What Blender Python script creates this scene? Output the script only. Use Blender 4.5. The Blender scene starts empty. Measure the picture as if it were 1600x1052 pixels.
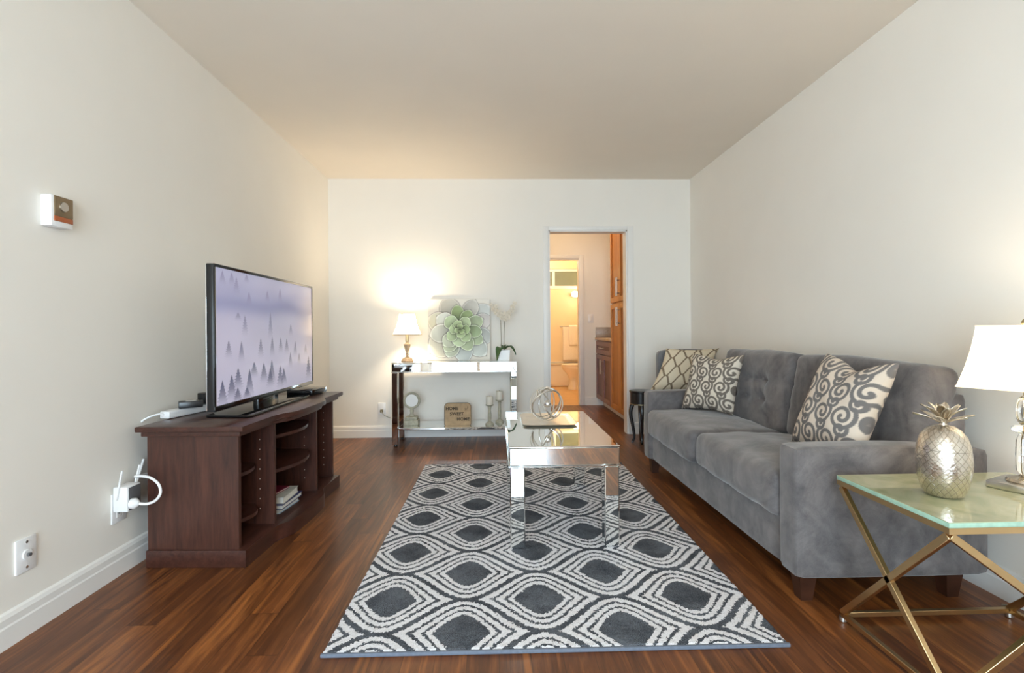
import bpy, bmesh, math, random
import numpy as np
from mathutils import Vector, Matrix, Euler
random.seed(7); rng = np.random.default_rng(7)
PI = math.pi
sc = bpy.context.scene
col = sc.collection

# ------------------------------------------------------------------ colour / material helpers
def s2l(c):
    return tuple(((x/255)/12.92 if x/255 <= .04045 else (((x/255)+.055)/1.055)**2.4) for x in c)
def L(r, g, b): return s2l((r, g, b)) + (1.0,)

class NT:
    """little node-expression helper"""
    def __init__(s, name):
        s.m = bpy.data.materials.new(name); s.m.use_nodes = True
        s.t = s.m.node_tree; s.b = s.t.nodes['Principled BSDF']; s.out = s.t.nodes['Material Output']
    def n(s, ty, **kw):
        nd = s.t.nodes.new(ty)
        for k, v in kw.items(): setattr(nd, k, v)
        return nd
    def lk(s, a, b): s.t.links.new(a, b)
    def put(s, sock, v):
        if hasattr(v, 'is_output'): s.lk(v, sock)
        else: sock.default_value = v
    def m_(s, op, a, b=0.0, c=0.0, clamp=False):
        nd = s.n('ShaderNodeMath', operation=op, use_clamp=clamp)
        s.put(nd.inputs[0], a); s.put(nd.inputs[1], b); s.put(nd.inputs[2], c)
        return nd.outputs[0]
    def coord(s, kind='Object'):
        return s.n('ShaderNodeTexCoord').outputs[kind]
    def sep(s, v):
        nd = s.n('ShaderNodeSeparateXYZ'); s.lk(v, nd.inputs[0]); return nd.outputs
    def comb(s, x, y, z):
        nd = s.n('ShaderNodeCombineXYZ')
        s.put(nd.inputs[0], x); s.put(nd.inputs[1], y); s.put(nd.inputs[2], z); return nd.outputs[0]
    def scale(s, v, sx, sy, sz):
        nd = s.n('ShaderNodeMapping'); s.lk(v, nd.inputs[0]); nd.inputs['Scale'].default_value = (sx, sy, sz); return nd.outputs[0]
    def noise(s, v, sc_=5, det=3, rough=.5, dist=0, out='Fac'):
        nd = s.n('ShaderNodeTexNoise')
        if v is not None: s.lk(v, nd.inputs['Vector'])
        nd.inputs['Scale'].default_value = sc_; nd.inputs['Detail'].default_value = det
        nd.inputs['Roughness'].default_value = rough; nd.inputs['Distortion'].default_value = dist
        return nd.outputs[0 if out == 'Fac' else 1]
    def ramp(s, f, stops, interp='LINEAR'):
        nd = s.n('ShaderNodeValToRGB'); s.put(nd.inputs[0], f); r = nd.color_ramp; r.interpolation = interp
        while len(r.elements) < len(stops): r.elements.new(.5)
        for e, (p, c) in zip(r.elements, stops): e.position = p; e.color = c
        return nd.outputs[0]
    def mix(s, f, a, b, mode='MIX'):
        nd = s.n('ShaderNodeMix', data_type='RGBA', blend_type=mode)
        s.put(nd.inputs[0], f); s.put(nd.inputs[6], a); s.put(nd.inputs[7], b); return nd.outputs[2]
    def bump(s, h, strength=.3, dist=.01):
        nd = s.n('ShaderNodeBump'); s.put(nd.inputs['Height'], h)
        nd.inputs['Strength'].default_value = strength; nd.inputs['Distance'].default_value = dist
        s.lk(nd.outputs[0], s.b.inputs['Normal'])
    def set(s, **kw):
        for k, v in kw.items(): s.put(s.b.inputs[k.replace('_', ' ')], v)
        return s

def plain(name, c, rough=.5, metal=0, var=.06, vs=12, bump=0, **kw):
    n = NT(name); co = n.coord()
    f = n.noise(co, vs, 3)
    lo = tuple(x*(1-var) for x in c[:3])+(1,); hi = tuple(min(1, x*(1+var)) for x in c[:3])+(1,)
    n.set(Base_Color=n.ramp(f, [(.3, lo), (.7, hi)]), Roughness=rough, Metallic=metal, **kw)
    if bump: n.bump(n.noise(co, vs*8, 4), bump, .004)
    return n.m

M = {}
M['wall'] = plain('wall_paint', L(235, 231, 223), .75, var=.012, vs=3)
M['ceiling'] = plain('ceiling_paint', L(230, 221, 208), .85, var=.012, vs=3)
M['white'] = plain('white_gloss_paint', L(232, 230, 226), .4, var=.01)
M['plastic'] = plain('white_plastic', L(232, 232, 232), .35, var=.01)
M['black'] = plain('black_plastic', L(20, 20, 22), .3, var=.1)
M['gloss_black'] = plain('gloss_black_plastic', L(14, 14, 16), .08, var=.1)
M['grey_face'] = plain('dark_grey_plastic', L(92, 92, 94), .4)
M['mirror'] = plain('mirror_glass', (.86, .88, .87, 1), .015, 1, var=0)
M['mirror_edge'] = plain('bevelled_mirror_edge', (.72, .78, .77, 1), .12, 1, var=.05)
M['chrome'] = plain('chrome', (.8, .8, .8, 1), .12, 1, var=.02)
M['nickel'] = plain('brushed_nickel', (.62, .6, .56, 1), .3, 1, var=.05)
M['gold'] = plain('brushed_gold', L(205, 174, 128), .32, 1, var=.06)
M['dark_leg'] = plain('dark_wood_leg', L(58, 32, 20), .4, var=.25, vs=20)
M['ebony'] = plain('ebony_wood', L(30, 24, 23), .3, var=.2)
M['wax'] = plain('ivory_wax', L(226, 220, 205), .5, var=.02)
M['stonewash'] = plain('weathered_grey_wood', L(168, 164, 146), .7, var=.18, vs=40, bump=.2)
M['lampbody'] = plain('antique_champagne_resin', L(168, 146, 120), .45, var=.3, vs=60, bump=.3)
M['pot'] = plain('white_ceramic', L(232, 232, 230), .25, var=.01)
M['leaf'] = plain('orchid_leaf', L(50, 84, 42), .4, var=.25, vs=30)
M['petal'] = plain('orchid_petal', L(218, 208, 190), .6, var=.05, vs=60)
M['stem'] = plain('orchid_stem', L(112, 102, 74), .6, var=.1)
M['towel'] = plain('white_terry', L(238, 230, 216), .95, var=.04, vs=90, bump=.4)
M['ceramic'] = plain('bath_ceramic', L(236, 228, 212), .15, var=.01)
M['bathwall'] = plain('cream_tile', L(233, 216, 180), .4, var=.02, vs=4)
M['frost'] = plain('frosted_pane', L(122, 132, 116), .35, var=.08, vs=3)
M['counter'] = plain('speckled_countertop', L(196, 166, 130), .25, var=.35, vs=120)
M['splash'] = plain('grey_stone_splash', L(158, 148, 136), .35, var=.15, vs=40)
M['brass_trim'] = plain('thin_brass_trim', L(190, 170, 130), .35, 1)
M['bronze'] = plain('bronze_cover', L(140, 122, 96), .4, .6, var=.1)
M['copper'] = plain('copper_strip', L(176, 100, 62), .4, .3, var=.1)
M['red'] = plain('magenta_cover', L(122, 28, 52), .5)
M['navy'] = plain('navy_cover', L(44, 50, 98), .45)
M['paper'] = plain('paper_block', L(222, 220, 212), .8, var=.05, vs=60)
M['cover'] = plain('pale_book_cover', L(196, 194, 184), .5, var=.1, vs=25)
M['bluewhite'] = plain('pale_blue_cover', L(150, 178, 200), .5, var=.2, vs=25)
M['signwood'] = plain('tan_sign_board', L(172, 146, 112), .75, var=.15, vs=25, bump=.15)
M['ink'] = plain('dark_lettering', L(74, 62, 48), .8)
M['signrim'] = plain('dark_iron_rim', L(62, 56, 50), .5, .3)
M['tray'] = plain('pewter_tray', L(214, 204, 188), .3, .6, var=.08)
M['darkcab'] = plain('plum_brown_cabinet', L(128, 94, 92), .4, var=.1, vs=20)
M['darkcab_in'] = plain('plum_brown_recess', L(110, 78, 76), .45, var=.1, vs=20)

def wood_mat(name, dark, light, rough=.35, axis='z', sc_=1.0, spec=.5):
    n = NT(name); co = n.coord()
    k = dict(x=(1, 12, 12), y=(12, 1, 12), z=(12, 12, 1))[axis]
    v = n.scale(co, *[a*sc_ for a in k])
    f = n.noise(v, 3.5, 6, .6, .6); g = n.noise(v, 14, 4, .6, .2)
    h = n.m_('ADD', n.m_('MULTIPLY', f, .65), n.m_('MULTIPLY', g, .35))
    n.set(Base_Color=n.ramp(h, [(.3, dark), (.68, light)]), Roughness=rough, Specular_IOR_Level=spec)
    n.bump(g, .08, .002)
    return n.m
M['cherry_z'] = wood_mat('cherry_veneer_upright', L(42, 22, 17), L(84, 48, 36), .38, 'z')
M['cherry_y'] = wood_mat('cherry_veneer_along', L(44, 23, 18), L(82, 48, 38), .3, 'y')
M['cherry_x'] = wood_mat('cherry_veneer_across', L(50, 25, 21), L(90, 50, 41), .38, 'x')
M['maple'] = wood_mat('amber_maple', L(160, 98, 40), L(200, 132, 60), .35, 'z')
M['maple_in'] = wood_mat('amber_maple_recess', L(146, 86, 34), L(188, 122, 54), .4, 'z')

# plank floor
def floor_mat():
    n = NT('plank_floor'); co = n.coord(); x, y, z = n.sep(co)
    W, LEN = .098, 1.15
    px = n.m_('DIVIDE', x, W); ix = n.m_('FLOOR', px); fx = n.m_('FRACT', px)
    wn = n.n('ShaderNodeTexWhiteNoise', noise_dimensions='1D'); n.lk(ix, wn.inputs['W'])
    off = wn.outputs['Value']
    py = n.m_('ADD', n.m_('DIVIDE', y, LEN), n.m_('MULTIPLY', off, 7.3)); iy = n.m_('FLOOR', py); fy = n.m_('FRACT', py)
    w2 = n.n('ShaderNodeTexWhiteNoise', noise_dimensions='3D'); n.lk(n.comb(ix, iy, 3.1), w2.inputs['Vector'])
    r1 = w2.outputs['Value']
    gx = n.m_('ADD', x, n.m_('MULTIPLY', r1, 9.0))
    v = n.comb(n.m_('MULTIPLY', gx, 16.0), n.m_('MULTIPLY', y, 1.3), r1)
    g1 = n.noise(v, 1.6, 6, .62, 1.1); g2 = n.noise(n.comb(n.m_('MULTIPLY', gx, 90.0), n.m_('MULTIPLY', y, 3.0), r1), 1.5, 3, .6, .3)
    f = n.m_('ADD', n.m_('MULTIPLY', g1, .75), n.m_('MULTIPLY', g2, .25))
    base = n.ramp(f, [(.26, L(58, 30, 15)), (.5, L(116, 70, 38)), (.72, L(170, 110, 60))])
    tint = n.ramp(r1, [(0, L(190, 180, 172)), (.45, L(222, 214, 206)), (.8, L(252, 242, 228)), (1, L(255, 252, 236))])
    c = n.mix(1.0, base, tint, 'MULTIPLY')
    # narrow amber sapwood streaks in some planks
    st = n.noise(n.comb(n.m_('MULTIPLY', gx, 22.0), n.m_('MULTIPLY', y, .55), n.m_('MULTIPLY', r1, 5)), 1.0, 2, .5, .5)
    sm = n.ramp(st, [(.6, (0, 0, 0, 1)), (.68, (1, 1, 1, 1))])
    c = n.mix(n.m_('MULTIPLY', sm, .6), c, L(170, 104, 48))
    e = n.m_('MINIMUM', fx, n.m_('SUBTRACT', 1.0, fx)); e2 = n.m_('MINIMUM', fy, n.m_('SUBTRACT', 1.0, fy))
    seam = n.m_('MULTIPLY', n.m_('LESS_THAN', e, .014), .45)
    seam2 = n.m_('MULTIPLY', n.m_('LESS_THAN', e2, .0016), .5)
    c = n.mix(n.m_('MAXIMUM', seam, seam2), c, L(34, 16, 9))
    n.set(Base_Color=c, Roughness=n.m_('ADD', .27, n.m_('MULTIPLY', g2, .14)), Specular_IOR_Level=.45)
    n.bump(n.m_('SUBTRACT', g2, n.m_('MULTIPLY', n.m_('MAXIMUM', seam, seam2), 2.0)), .07, .002)
    return n.m
M['floor'] = floor_mat()

def tile_mat():
    n = NT('tan_bath_tile'); co = n.coord(); x, y, z = n.sep(co)
    fx = n.m_('FRACT', n.m_('DIVIDE', x, .3)); fy = n.m_('FRACT', n.m_('DIVIDE', y, .3))
    g = n.m_('MAXIMUM', n.m_('LESS_THAN', fx, .02), n.m_('LESS_THAN', fy, .02))
    n.set(Base_Color=n.mix(n.m_('MULTIPLY', g, .5), n.ramp(n.noise(co, 6, 3), [(.3, L(196, 156, 104)), (.7, L(214, 174, 120))]), L(168, 134, 92)), Roughness=.3)
    return n.m
M['tile'] = tile_mat()

# rug: nested ogee eyes
def rug_mat():
    n = NT('ogee_shag_rug'); co = n.coord(); x, y, z = n.sep(co)
    j = n.noise(co, 110, 2, .6, out='Color'); jx, jy, jz = n.sep(j)
    x = n.m_('ADD', x, n.m_('MULTIPLY', n.m_('SUBTRACT', jx, .5), .026))
    y = n.m_('ADD', y, n.m_('MULTIPLY', n.m_('SUBTRACT', jy, .5), .026))
    P, H = .545, .2063
    a = n.m_('DIVIDE', n.m_('SUBTRACT', y, .098), H)              # row coordinate, eyes of even rows at integers
    ds = []
    for par in (0, 1):
        # rows k with k%2==par ; x centres shifted by par*P/2
        k2 = n.m_('MULTIPLY', n.m_('ROUND', n.m_('DIVIDE', n.m_('SUBTRACT', a, float(par)), 2.0)), 2.0)
        yy = n.m_('MULTIPLY', n.m_('ABSOLUTE', n.m_('SUBTRACT', n.m_('SUBTRACT', a, float(par)), k2)), H)
        ph = n.m_('MULTIPLY', n.m_('SUBTRACT', x, .423-par*P/2), 2*PI/P)
        hh = n.m_('MULTIPLY', n.m_('ADD', n.m_('COSINE', ph), 1.0), H/2)
        sl = n.m_('MULTIPLY', n.m_('SINE', ph), H/2*2*PI/P)
        d = n.m_('DIVIDE', n.m_('SUBTRACT', hh, yy), n.m_('SQRT', n.m_('ADD', 1.0, n.m_('MULTIPLY', sl, sl))))
        ds.append(d)
    d = n.m_('MAXIMUM', ds[0], ds[1])
    # dark bands in metres from the cell border
    def band(lo, hi): return n.m_('MULTIPLY', n.m_('GREATER_THAN', d, lo), n.m_('LESS_THAN', d, hi))
    dark = n.m_('LESS_THAN', d, .0115)
    for lo, hi in ((.0345, .0465), (.0685, .0795), (.1015, 1.)): dark = n.m_('MAXIMUM', dark, band(lo, hi))
    sp = n.noise(co, 420, 2, .7); big = n.noise(co, 9, 3)
    cw = n.ramp(sp, [(.3, L(196, 194, 198)), (.5, L(250, 249, 252))])
    cd = n.ramp(n.m_('ADD', n.m_('MULTIPLY', sp, .7), n.m_('MULTIPLY', big, .3)), [(.4, L(54, 57, 63)), (.62, L(122, 127, 135))])
    n.set(Base_Color=n.mix(dark, cw, cd), Roughness=1.0, Specular_IOR_Level=.1)
    n.bump(n.m_('ADD', sp, n.m_('MULTIPLY', dark, -.5)), .8, .006)
    return n.m
M['rug'] = rug_mat()
M['rugedge'] = plain('grey_rug_binding', L(104, 112, 126), .9, var=.1, vs=80)

def suede(name, dark, light):
    n = NT(name); co = n.coord()
    a = n.noise(co, 4.5, 4, .6, 1.6); b = n.noise(co, 14, 3, .6, .8); c = n.noise(co, 260, 2)
    f = n.m_('ADD', n.m_('MULTIPLY', a, .6), n.m_('ADD', n.m_('MULTIPLY', b, .3), n.m_('MULTIPLY', c, .1)))
    n.set(Base_Color=n.ramp(f, [(.37, dark), (.63, light)]), Roughness=.9, Specular_IOR_Level=.2, Sheen_Weight=.35, Sheen_Roughness=.45)
    n.bump(c, .12, .002)
    return n.m
M['suede'] = suede('grey_microsuede', L(80, 77, 78), L(118, 113, 112))
M['chairfab'] = suede('blue_grey_chair_fabric', L(104, 106, 110), L(126, 128, 130))

def attr_mat(name, rough=.8, emit=0, spec=.3, bump=0):
    n = NT(name); a = n.n('ShaderNodeAttribute', attribute_name='paint')
    n.set(Base_Color=a.outputs['Color'], Roughness=rough, Specular_IOR_Level=spec)
    if emit:
        n.set(Base_Color=(.01, .01, .01, 1)); n.lk(a.outputs['Color'], n.b.inputs['Emission Color']); n.b.inputs['Emission Strength'].default_value = emit
    if bump: n.bump(n.noise(n.coord(), 300, 2), bump, .002)
    return n.m
M['pillow'] = attr_mat('woven_pattern_cotton', .9, bump=.2)
M['canvas'] = attr_mat('printed_canvas', .8)
M['screen'] = attr_mat('lit_screen', .12, emit=.245, spec=.5)

def shade_mat(name, c, e):
    n = NT(name)
    n.set(Base_Color=c, Roughness=.9, Emission_Color=c, Emission_Strength=e)
    tr = n.n('ShaderNodeBsdfTranslucent'); tr.inputs['Color'].default_value = c
    mx = n.n('ShaderNodeMixShader'); mx.inputs[0].default_value = .6
    n.lk(n.b.outputs[0], mx.inputs[1]); n.lk(tr.outputs[0], mx.inputs[2]); n.lk(mx.outputs[0], n.out.inputs[0])
    return n.m
M['shade'] = shade_mat('cream_fabric_shade', L(250, 242, 228), .9)
M['bulb'] = NT('lit_bulb').set(Emission_Color=L(255, 238, 205), Emission_Strength=14., Base_Color=(.9, .9, .9, 1)).m
def glass_mat(name, c, rough=0.02):
    return NT(name).set(Base_Color=c, Roughness=rough, Transmission_Weight=1.0, IOR=1.5).m
M['crystal'] = glass_mat('clear_crystal', (.98, .98, .98, 1))
M['tabletop'] = None
def stone_top():
    n = NT('pale_green_glazed_top'); co = n.coord()
    f = n.noise(co, 5, 5, .6, 2.0)
    n.set(Base_Color=n.ramp(f, [(.3, L(158, 162, 124)), (.55, L(178, 178, 142)), (.75, L(190, 188, 156))]), Roughness=.06, Specular_IOR_Level=.6, Coat_Weight=.6, Coat_Roughness=.03)
    return n.m
M['tabletop'] = stone_top()
M['glassedge'] = plain('green_glass_edge', L(158, 192, 172), .15, var=.12, vs=40)
def pine_metal():
    n = NT('embossed_silver'); co = n.coord(); x, y, z = n.sep(co)
    th = n.m_('ARCTAN2', y, x)
    u = n.m_('MULTIPLY', th, 20/(2*PI)); v = n.m_('MULTIPLY', z, 42.0)
    a = n.m_('ABSOLUTE', n.m_('SUBTRACT', n.m_('FRACT', n.m_('ADD', u, v)), .5))
    b = n.m_('ABSOLUTE', n.m_('SUBTRACT', n.m_('FRACT', n.m_('SUBTRACT', u, v)), .5))
    groove = n.m_('MAXIMUM', n.m_('GREATER_THAN', a, .44), n.m_('GREATER_THAN', b, .44))
    n.set(Base_Color=n.mix(n.m_('MULTIPLY', groove, .5), L(212, 204, 192), L(120, 112, 100)), Metallic=1.0, Roughness=.27)
    n.bump(n.m_('SUBTRACT', n.noise(co, 120, 3), n.m_('MULTIPLY', groove, 1.2)), .45, .003)
    return n.m
M['pine'] = pine_metal()
M['silver'] = plain('silver_leaf', L(214, 205, 190), .25, 1, var=.08)

# ------------------------------------------------------------------ mesh helper
class MB:
    def __init__(s): s.bm = bmesh.new()
    def box(s, x0, x1, y0, y1, z0, z1, bev=0, seg=2, mat=None):
        r = bmesh.ops.create_cube(s.bm, size=1)
        vs = r['verts']
        for v in vs:
            v.co = Vector(((x0+x1)/2+v.co.x*(x1-x0), (y0+y1)/2+v.co.y*(y1-y0), (z0+z1)/2+v.co.z*(z1-z0)))
        if bev:
            es = list({e for v in vs for e in v.link_edges})
            rr = bmesh.ops.bevel(s.bm, geom=es, offset=bev, segments=seg, affect='EDGES', profile=.5)
            vs = list({v for f in rr['faces'] for v in f.verts})
        if mat is not None:
            for v in vs: v.co = mat @ v.co
        return s
    def bar(s, a, b, w, h=None, up=(0, 0, 1), bev=0):
        a, b = Vector(a), Vector(b); h = h or w; d = b-a; ln = d.length; d.normalize()
        u = Vector(up)
        if abs(d.dot(u)) > .98: u = Vector((1, 0, 0))
        x = d.cross(u).normalized(); y = x.cross(d).normalized()
        m = Matrix((x, d, y)).transposed().to_4x4(); m.translation = (a+b)/2
        return s.box(-w/2, w/2, -ln/2, ln/2, -h/2, h/2, bev, 1, m)
    def lathe(s, prof, c=(0, 0, 0), seg=32, cap=True, sx=1, sy=1, rot=0):
        rings = []
        for r, z in prof:
            rings.append([s.bm.verts.new((c[0]+sx*r*math.cos(2*PI*i/seg+rot), c[1]+sy*r*math.sin(2*PI*i/seg+rot), c[2]+z)) for i in range(seg)])
        for a, b in zip(rings, rings[1:]):
            for i in range(seg):
                j = (i+1) % seg
                try: s.bm.faces.new((a[i], a[j], b[j], b[i]))
                except ValueError: pass
        if cap:
            for rr, fl in ((rings[0], True), (rings[-1], False)):
                try: s.bm.faces.new(rr[::-1] if fl else rr)
                except ValueError: pass
        return s
    def tube(s, pts, r, seg=8, closed=False, cap=True):
        pts = [Vector(p) for p in pts]; n = len(pts); rings = []
        rad = r if isinstance(r, (list, tuple)) else [r]*n
        prev = None
        for i, p in enumerate(pts):
            if closed: t = pts[(i+1) % n]-pts[i-1]
            else: t = pts[min(i+1, n-1)]-pts[max(i-1, 0)]
            t.normalize()
            if prev is None:
                u = Vector((0, 0, 1)) if abs(t.z) < .9 else Vector((1, 0, 0))
                x = t.cross(u).normalized()
            else:
                x = (prev-t*prev.dot(t)).normalized()
            prev = x; y = t.cross(x)
            rings.append([s.bm.verts.new(p+rad[i]*(math.cos(2*PI*k/seg)*x+math.sin(2*PI*k/seg)*y)) for k in range(seg)])
        m = n if closed else n-1
        for i in range(m):
            a, b = rings[i], rings[(i+1) % n]
            for k in range(seg):
                j = (k+1) % seg; s.bm.faces.new((a[k], a[j], b[j], b[k]))
        if cap and not closed:
            s.bm.faces.new(rings[0][::-1]); s.bm.faces.new(rings[-1])
        return s
    def ring(s, c, R, r, rot=None, seg=48, rs=8):
        rot = rot or Matrix.Identity(3)
        pts = [Vector(c)+rot @ Vector((R*math.cos(2*PI*i/seg), R*math.sin(2*PI*i/seg), 0)) for i in range(seg)]
        return s.tube(pts, r, rs, closed=True)
    def prism(s, poly, lo, hi, axis='z', bev=0):
        def P(a, b, c): return dict(z=(a, b, c), x=(c, a, b), y=(a, c, b))[axis]
        A = [s.bm.verts.new(P(a, b, lo)) for a, b in poly]; B = [s.bm.verts.new(P(a, b, hi)) for a, b in poly]
        n = len(poly); fs = []
        fs.append(s.bm.faces.new(A[::-1])); fs.append(s.bm.faces.new(B))
        for i in range(n):
            j = (i+1) % n; fs.append(s.bm.faces.new((A[i], A[j], B[j], B[i])))
        if bev:
            es = list({e for f in fs[:2] for e in f.edges})
            bmesh.ops.bevel(s.bm, geom=es, offset=bev, segments=2, affect='EDGES', profile=.5)
        return s
    def sphere(s, c, r, u=20, v=12, sc_=(1, 1, 1)):
        rr = bmesh.ops.create_uvsphere(s.bm, u_segments=u, v_segments=v, radius=r)
        for w in rr['verts']: w.co = Vector((w.co.x*sc_[0]+c[0], w.co.y*sc_[1]+c[1], w.co.z*sc_[2]+c[2]))
        return s
    def surf(s, fn, nu, nv):
        g = [[s.bm.verts.new(fn(i/nu, j/nv)) for j in range(nv+1)] for i in range(nu+1)]
        for i in range(nu):
            for j in range(nv): s.bm.faces.new((g[i][j], g[i+1][j], g[i+1][j+1], g[i][j+1]))
        return s
    def rbox(s, hx, hy, hz, r, n=14, puff=(0, 0, 0), c=(0, 0, 0), mat=None, fn=None):
        """rounded soft box, crown on each axis, fn displaces"""
        vd = {}; vs = []
        N = n+1
        def gv(i, j, k):
            if (i, j, k) not in vd:
                v = s.bm.verts.new((2*i/N-1, 2*j/N-1, 2*k/N-1)); vd[(i, j, k)] = v; vs.append(v)
            return vd[(i, j, k)]
        for i in range(N):
            for j in range(N):
                for e in (0, N):
                    for o in ((0, 1, 2), (1, 2, 0), (2, 0, 1)):
                        q = []
                        for di, dj in ((0, 0), (1, 0), (1, 1), (0, 1)):
                            t3 = [0, 0, 0]; t3[o[0]] = i+di; t3[o[1]] = j+dj; t3[o[2]] = e; q.append(gv(*t3))
                        s.bm.faces.new(q)
        H = (hx, hy, hz)
        for v in vs:
            q = [math.copysign(abs(a)**.8, a) if abs(a) < 1 else a for a in v.co]
            p = Vector([a*h for a, h in zip(q, H)])
            inn = Vector([max(-(h-r), min(h-r, a)) for a, h in zip(p, H)])
            d = p-inn
            if d.length > 1e-6: p = inn+d.normalized()*r
            u = [max(-1, min(1, a/h)) for a, h in zip(p, H)]
            o = [0, 0, 0]
            for k in range(3):
                i, j = (k+1) % 3, (k+2) % 3
                o[k] = puff[k]*u[k]*(1-u[i]**2)*(1-u[j]**2)
            p = p+Vector(o)
            if fn: p = fn(p, u)
            p = p+Vector(c)
            v.co = mat @ p if mat is not None else p
        return s
    def build(s, name, mat, parent=None, sharp=.62, loc=None, recalc=True):
        bm = s.bm
        if recalc: bmesh.ops.recalc_face_normals(bm, faces=bm.faces)
        for f in bm.faces: f.smooth = True
        for e in bm.edges:
            if len(e.link_faces) == 2 and e.calc_face_angle(0) > sharp: e.smooth = False
        me = bpy.data.meshes.new(name); bm.to_mesh(me); bm.free()
        if mat is not None: me.materials.append(mat)
        o = bpy.data.objects.new(name, me); col.objects.link(o)
        if parent is not None: o.parent = parent
        if loc is not None: o.location = loc
        return o

def tag(o, label, cat, group=None):
    o['label'] = label; o['category'] = cat
    if group: o['group'] = group
    return o
def thing(name, label, cat, loc=(0, 0, 0), rz=0, group=None, rot=None):
    o = bpy.data.objects.new(name, None); col.objects.link(o)
    o.location = loc; o.rotation_euler = rot if rot else (0, 0, rz); o.empty_display_size = .05
    return tag(o, label, cat, group)
def struct(o, label=None):
    o['kind'] = 'structure'
    if label: o['label'] = label
    return o
def dup(root, loc, rz, label, group=None):
    r = root.copy(); col.objects.link(r); r.location = loc; r.rotation_euler = (0, 0, rz); r['label'] = label
    if group: r['group'] = group
    for ch in list(root.children):
        c = ch.copy(); col.objects.link(c); c.parent = r
        for g in list(ch.children):
            d = g.copy(); col.objects.link(d); d.parent = c
    return r
def paint_grid(name, W, H, img, mat, parent=None, fn=None):
    """regular grid mesh in XZ (facing -Y) with a colour per vertex; img[h,w,3] linear, row 0 = top"""
    h, w = img.shape[:2]
    xs = np.linspace(-W/2, W/2, w); zs = np.linspace(H, 0, h)
    X, Z = np.meshgrid(xs, zs)
    V = np.stack([X, np.zeros_like(X), Z], -1).reshape(-1, 3)
    if fn is not None: V = fn(V)
    idx = np.arange(h*w).reshape(h, w)
    F = np.stack([idx[1:, :-1], idx[1:, 1:], idx[:-1, 1:], idx[:-1, :-1]], -1).reshape(-1, 4)
    me = bpy.data.meshes.new(name); me.from_pydata(V.tolist(), [], F.tolist())
    a = me.color_attributes.new('paint', 'FLOAT_COLOR', 'POINT')
    a.data.foreach_set('color', np.concatenate([img.reshape(-1, 3), np.ones((h*w, 1))], 1).astype(np.float32).ravel())
    me.materials.append(mat); me.shade_smooth()
    o = bpy.data.objects.new(name, me); col.objects.link(o)
    if parent is not None: o.parent = parent
    return o
def lin(a):
    a = np.asarray(a, float)/255
    return np.where(a <= .04045, a/12.92, ((a+.055)/1.055)**2.4)

# ------------------------------------------------------------------ camera
HC = 1.0015
cam = bpy.data.cameras.new('camera'); cam.sensor_width = 36; cam.lens = 18.0
cam.shift_y = -9.83/1600; cam.clip_start = .05
co = bpy.data.objects.new('camera', cam); col.objects.link(co)
co.location = (0, 0, HC)
co.rotation_euler = (Matrix.Rotation(-.0295, 3, 'Z') @ Matrix.Rotation(PI/2, 3, 'X') @ Matrix.Rotation(-.0074, 3, 'Z')).to_euler()
sc.camera = co

# ------------------------------------------------------------------ room shell
XL, XR, YB, YF, H = -1.578, 1.864, 4.865, -1.7, 2.44
T = .12
def sbox(name, mat, *boxes, bev=0):
    m = MB()
    for b in boxes: m.box(*b, bev=bev)
    return struct(m.build(name, M[mat]))
sbox('floor', 'floor', (XL-T, 2.1, YF-T, 6.77, -.1, 0))
sbox('ceiling', 'ceiling', (XL-T, XR+T, YF-T, YB+T, H, H+.1))
sbox('wall_left', 'wall', (XL-T, XL, YF-T, YB+T, 0, H))
sbox('wall_right', 'wall', (XR, XR+T, YF-T, YB, 0, H))
DX0, DX1, DZ = .498, 1.251, 1.950
sbox('wall_back', 'wall', (XL, DX0, YB, YB+T, 0, H), (DX1, XR+T+.12, YB, YB+T, 0, H), (DX0, DX1, YB, YB+T, DZ, H))
WX0, WX1, WZ = -1.40, .64, 2.12
sbox('wall_front', 'wall', (XL, WX0, YF-T, YF, 0, H), (WX1, XR, YF-T, YF, 0, H), (WX0, WX1, YF-T, YF, WZ, H))
fr = MB()
for x0, x1 in ((WX0, WX0+.05), (-.42, -.35), (WX1-.05, WX1)): fr.box(x0, x1, YF-.09, YF-.04, 0, WZ, .004)
for z0, z1 in ((0, .05), (WZ-.05, WZ)): fr.box(WX0+.05, WX1-.05, YF-.085, YF-.045, z0, z1, .004)
struct(fr.build('window_1', M['white']))
# skirting with a stepped profile
def base_run(name, p0, p1, nrm):
    p0, p1, nrm = Vector(p0), Vector(p1), Vector(nrm)
    prof = [(0, 0), (.016, 0), (.016, .066), (.013, .072), (.013, .094), (.008, .106), (0, .112)]
    m = MB(); A = []; B = []
    for t, z in prof:
        A.append(m.bm.verts.new(p0+nrm*t+Vector((0, 0, z)))); B.append(m.bm.verts.new(p1+nrm*t+Vector((0, 0, z))))
    n = len(prof)
    for i in range(n): m.bm.faces.new((A[i], A[(i+1) % n], B[(i+1) % n], B[i]))
    m.bm.faces.new(A); m.bm.faces.new(B[::-1])
    return struct(m.build(name, M['white'], sharp=.2))
base_run('baseboard_left', (XL, YF, 0), (XL, YB, 0), (1, 0, 0))
base_run('baseboard_back', (XL+.016, YB, 0), (DX0-.055, YB, 0), (0, -1, 0))
base_run('baseboard_back_right', (DX1+.06, YB, 0), (XR-.016, YB, 0), (0, -1, 0))
base_run('baseboard_right', (XR, YF, 0), (XR, YB, 0), (-1, 0, 0))
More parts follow.
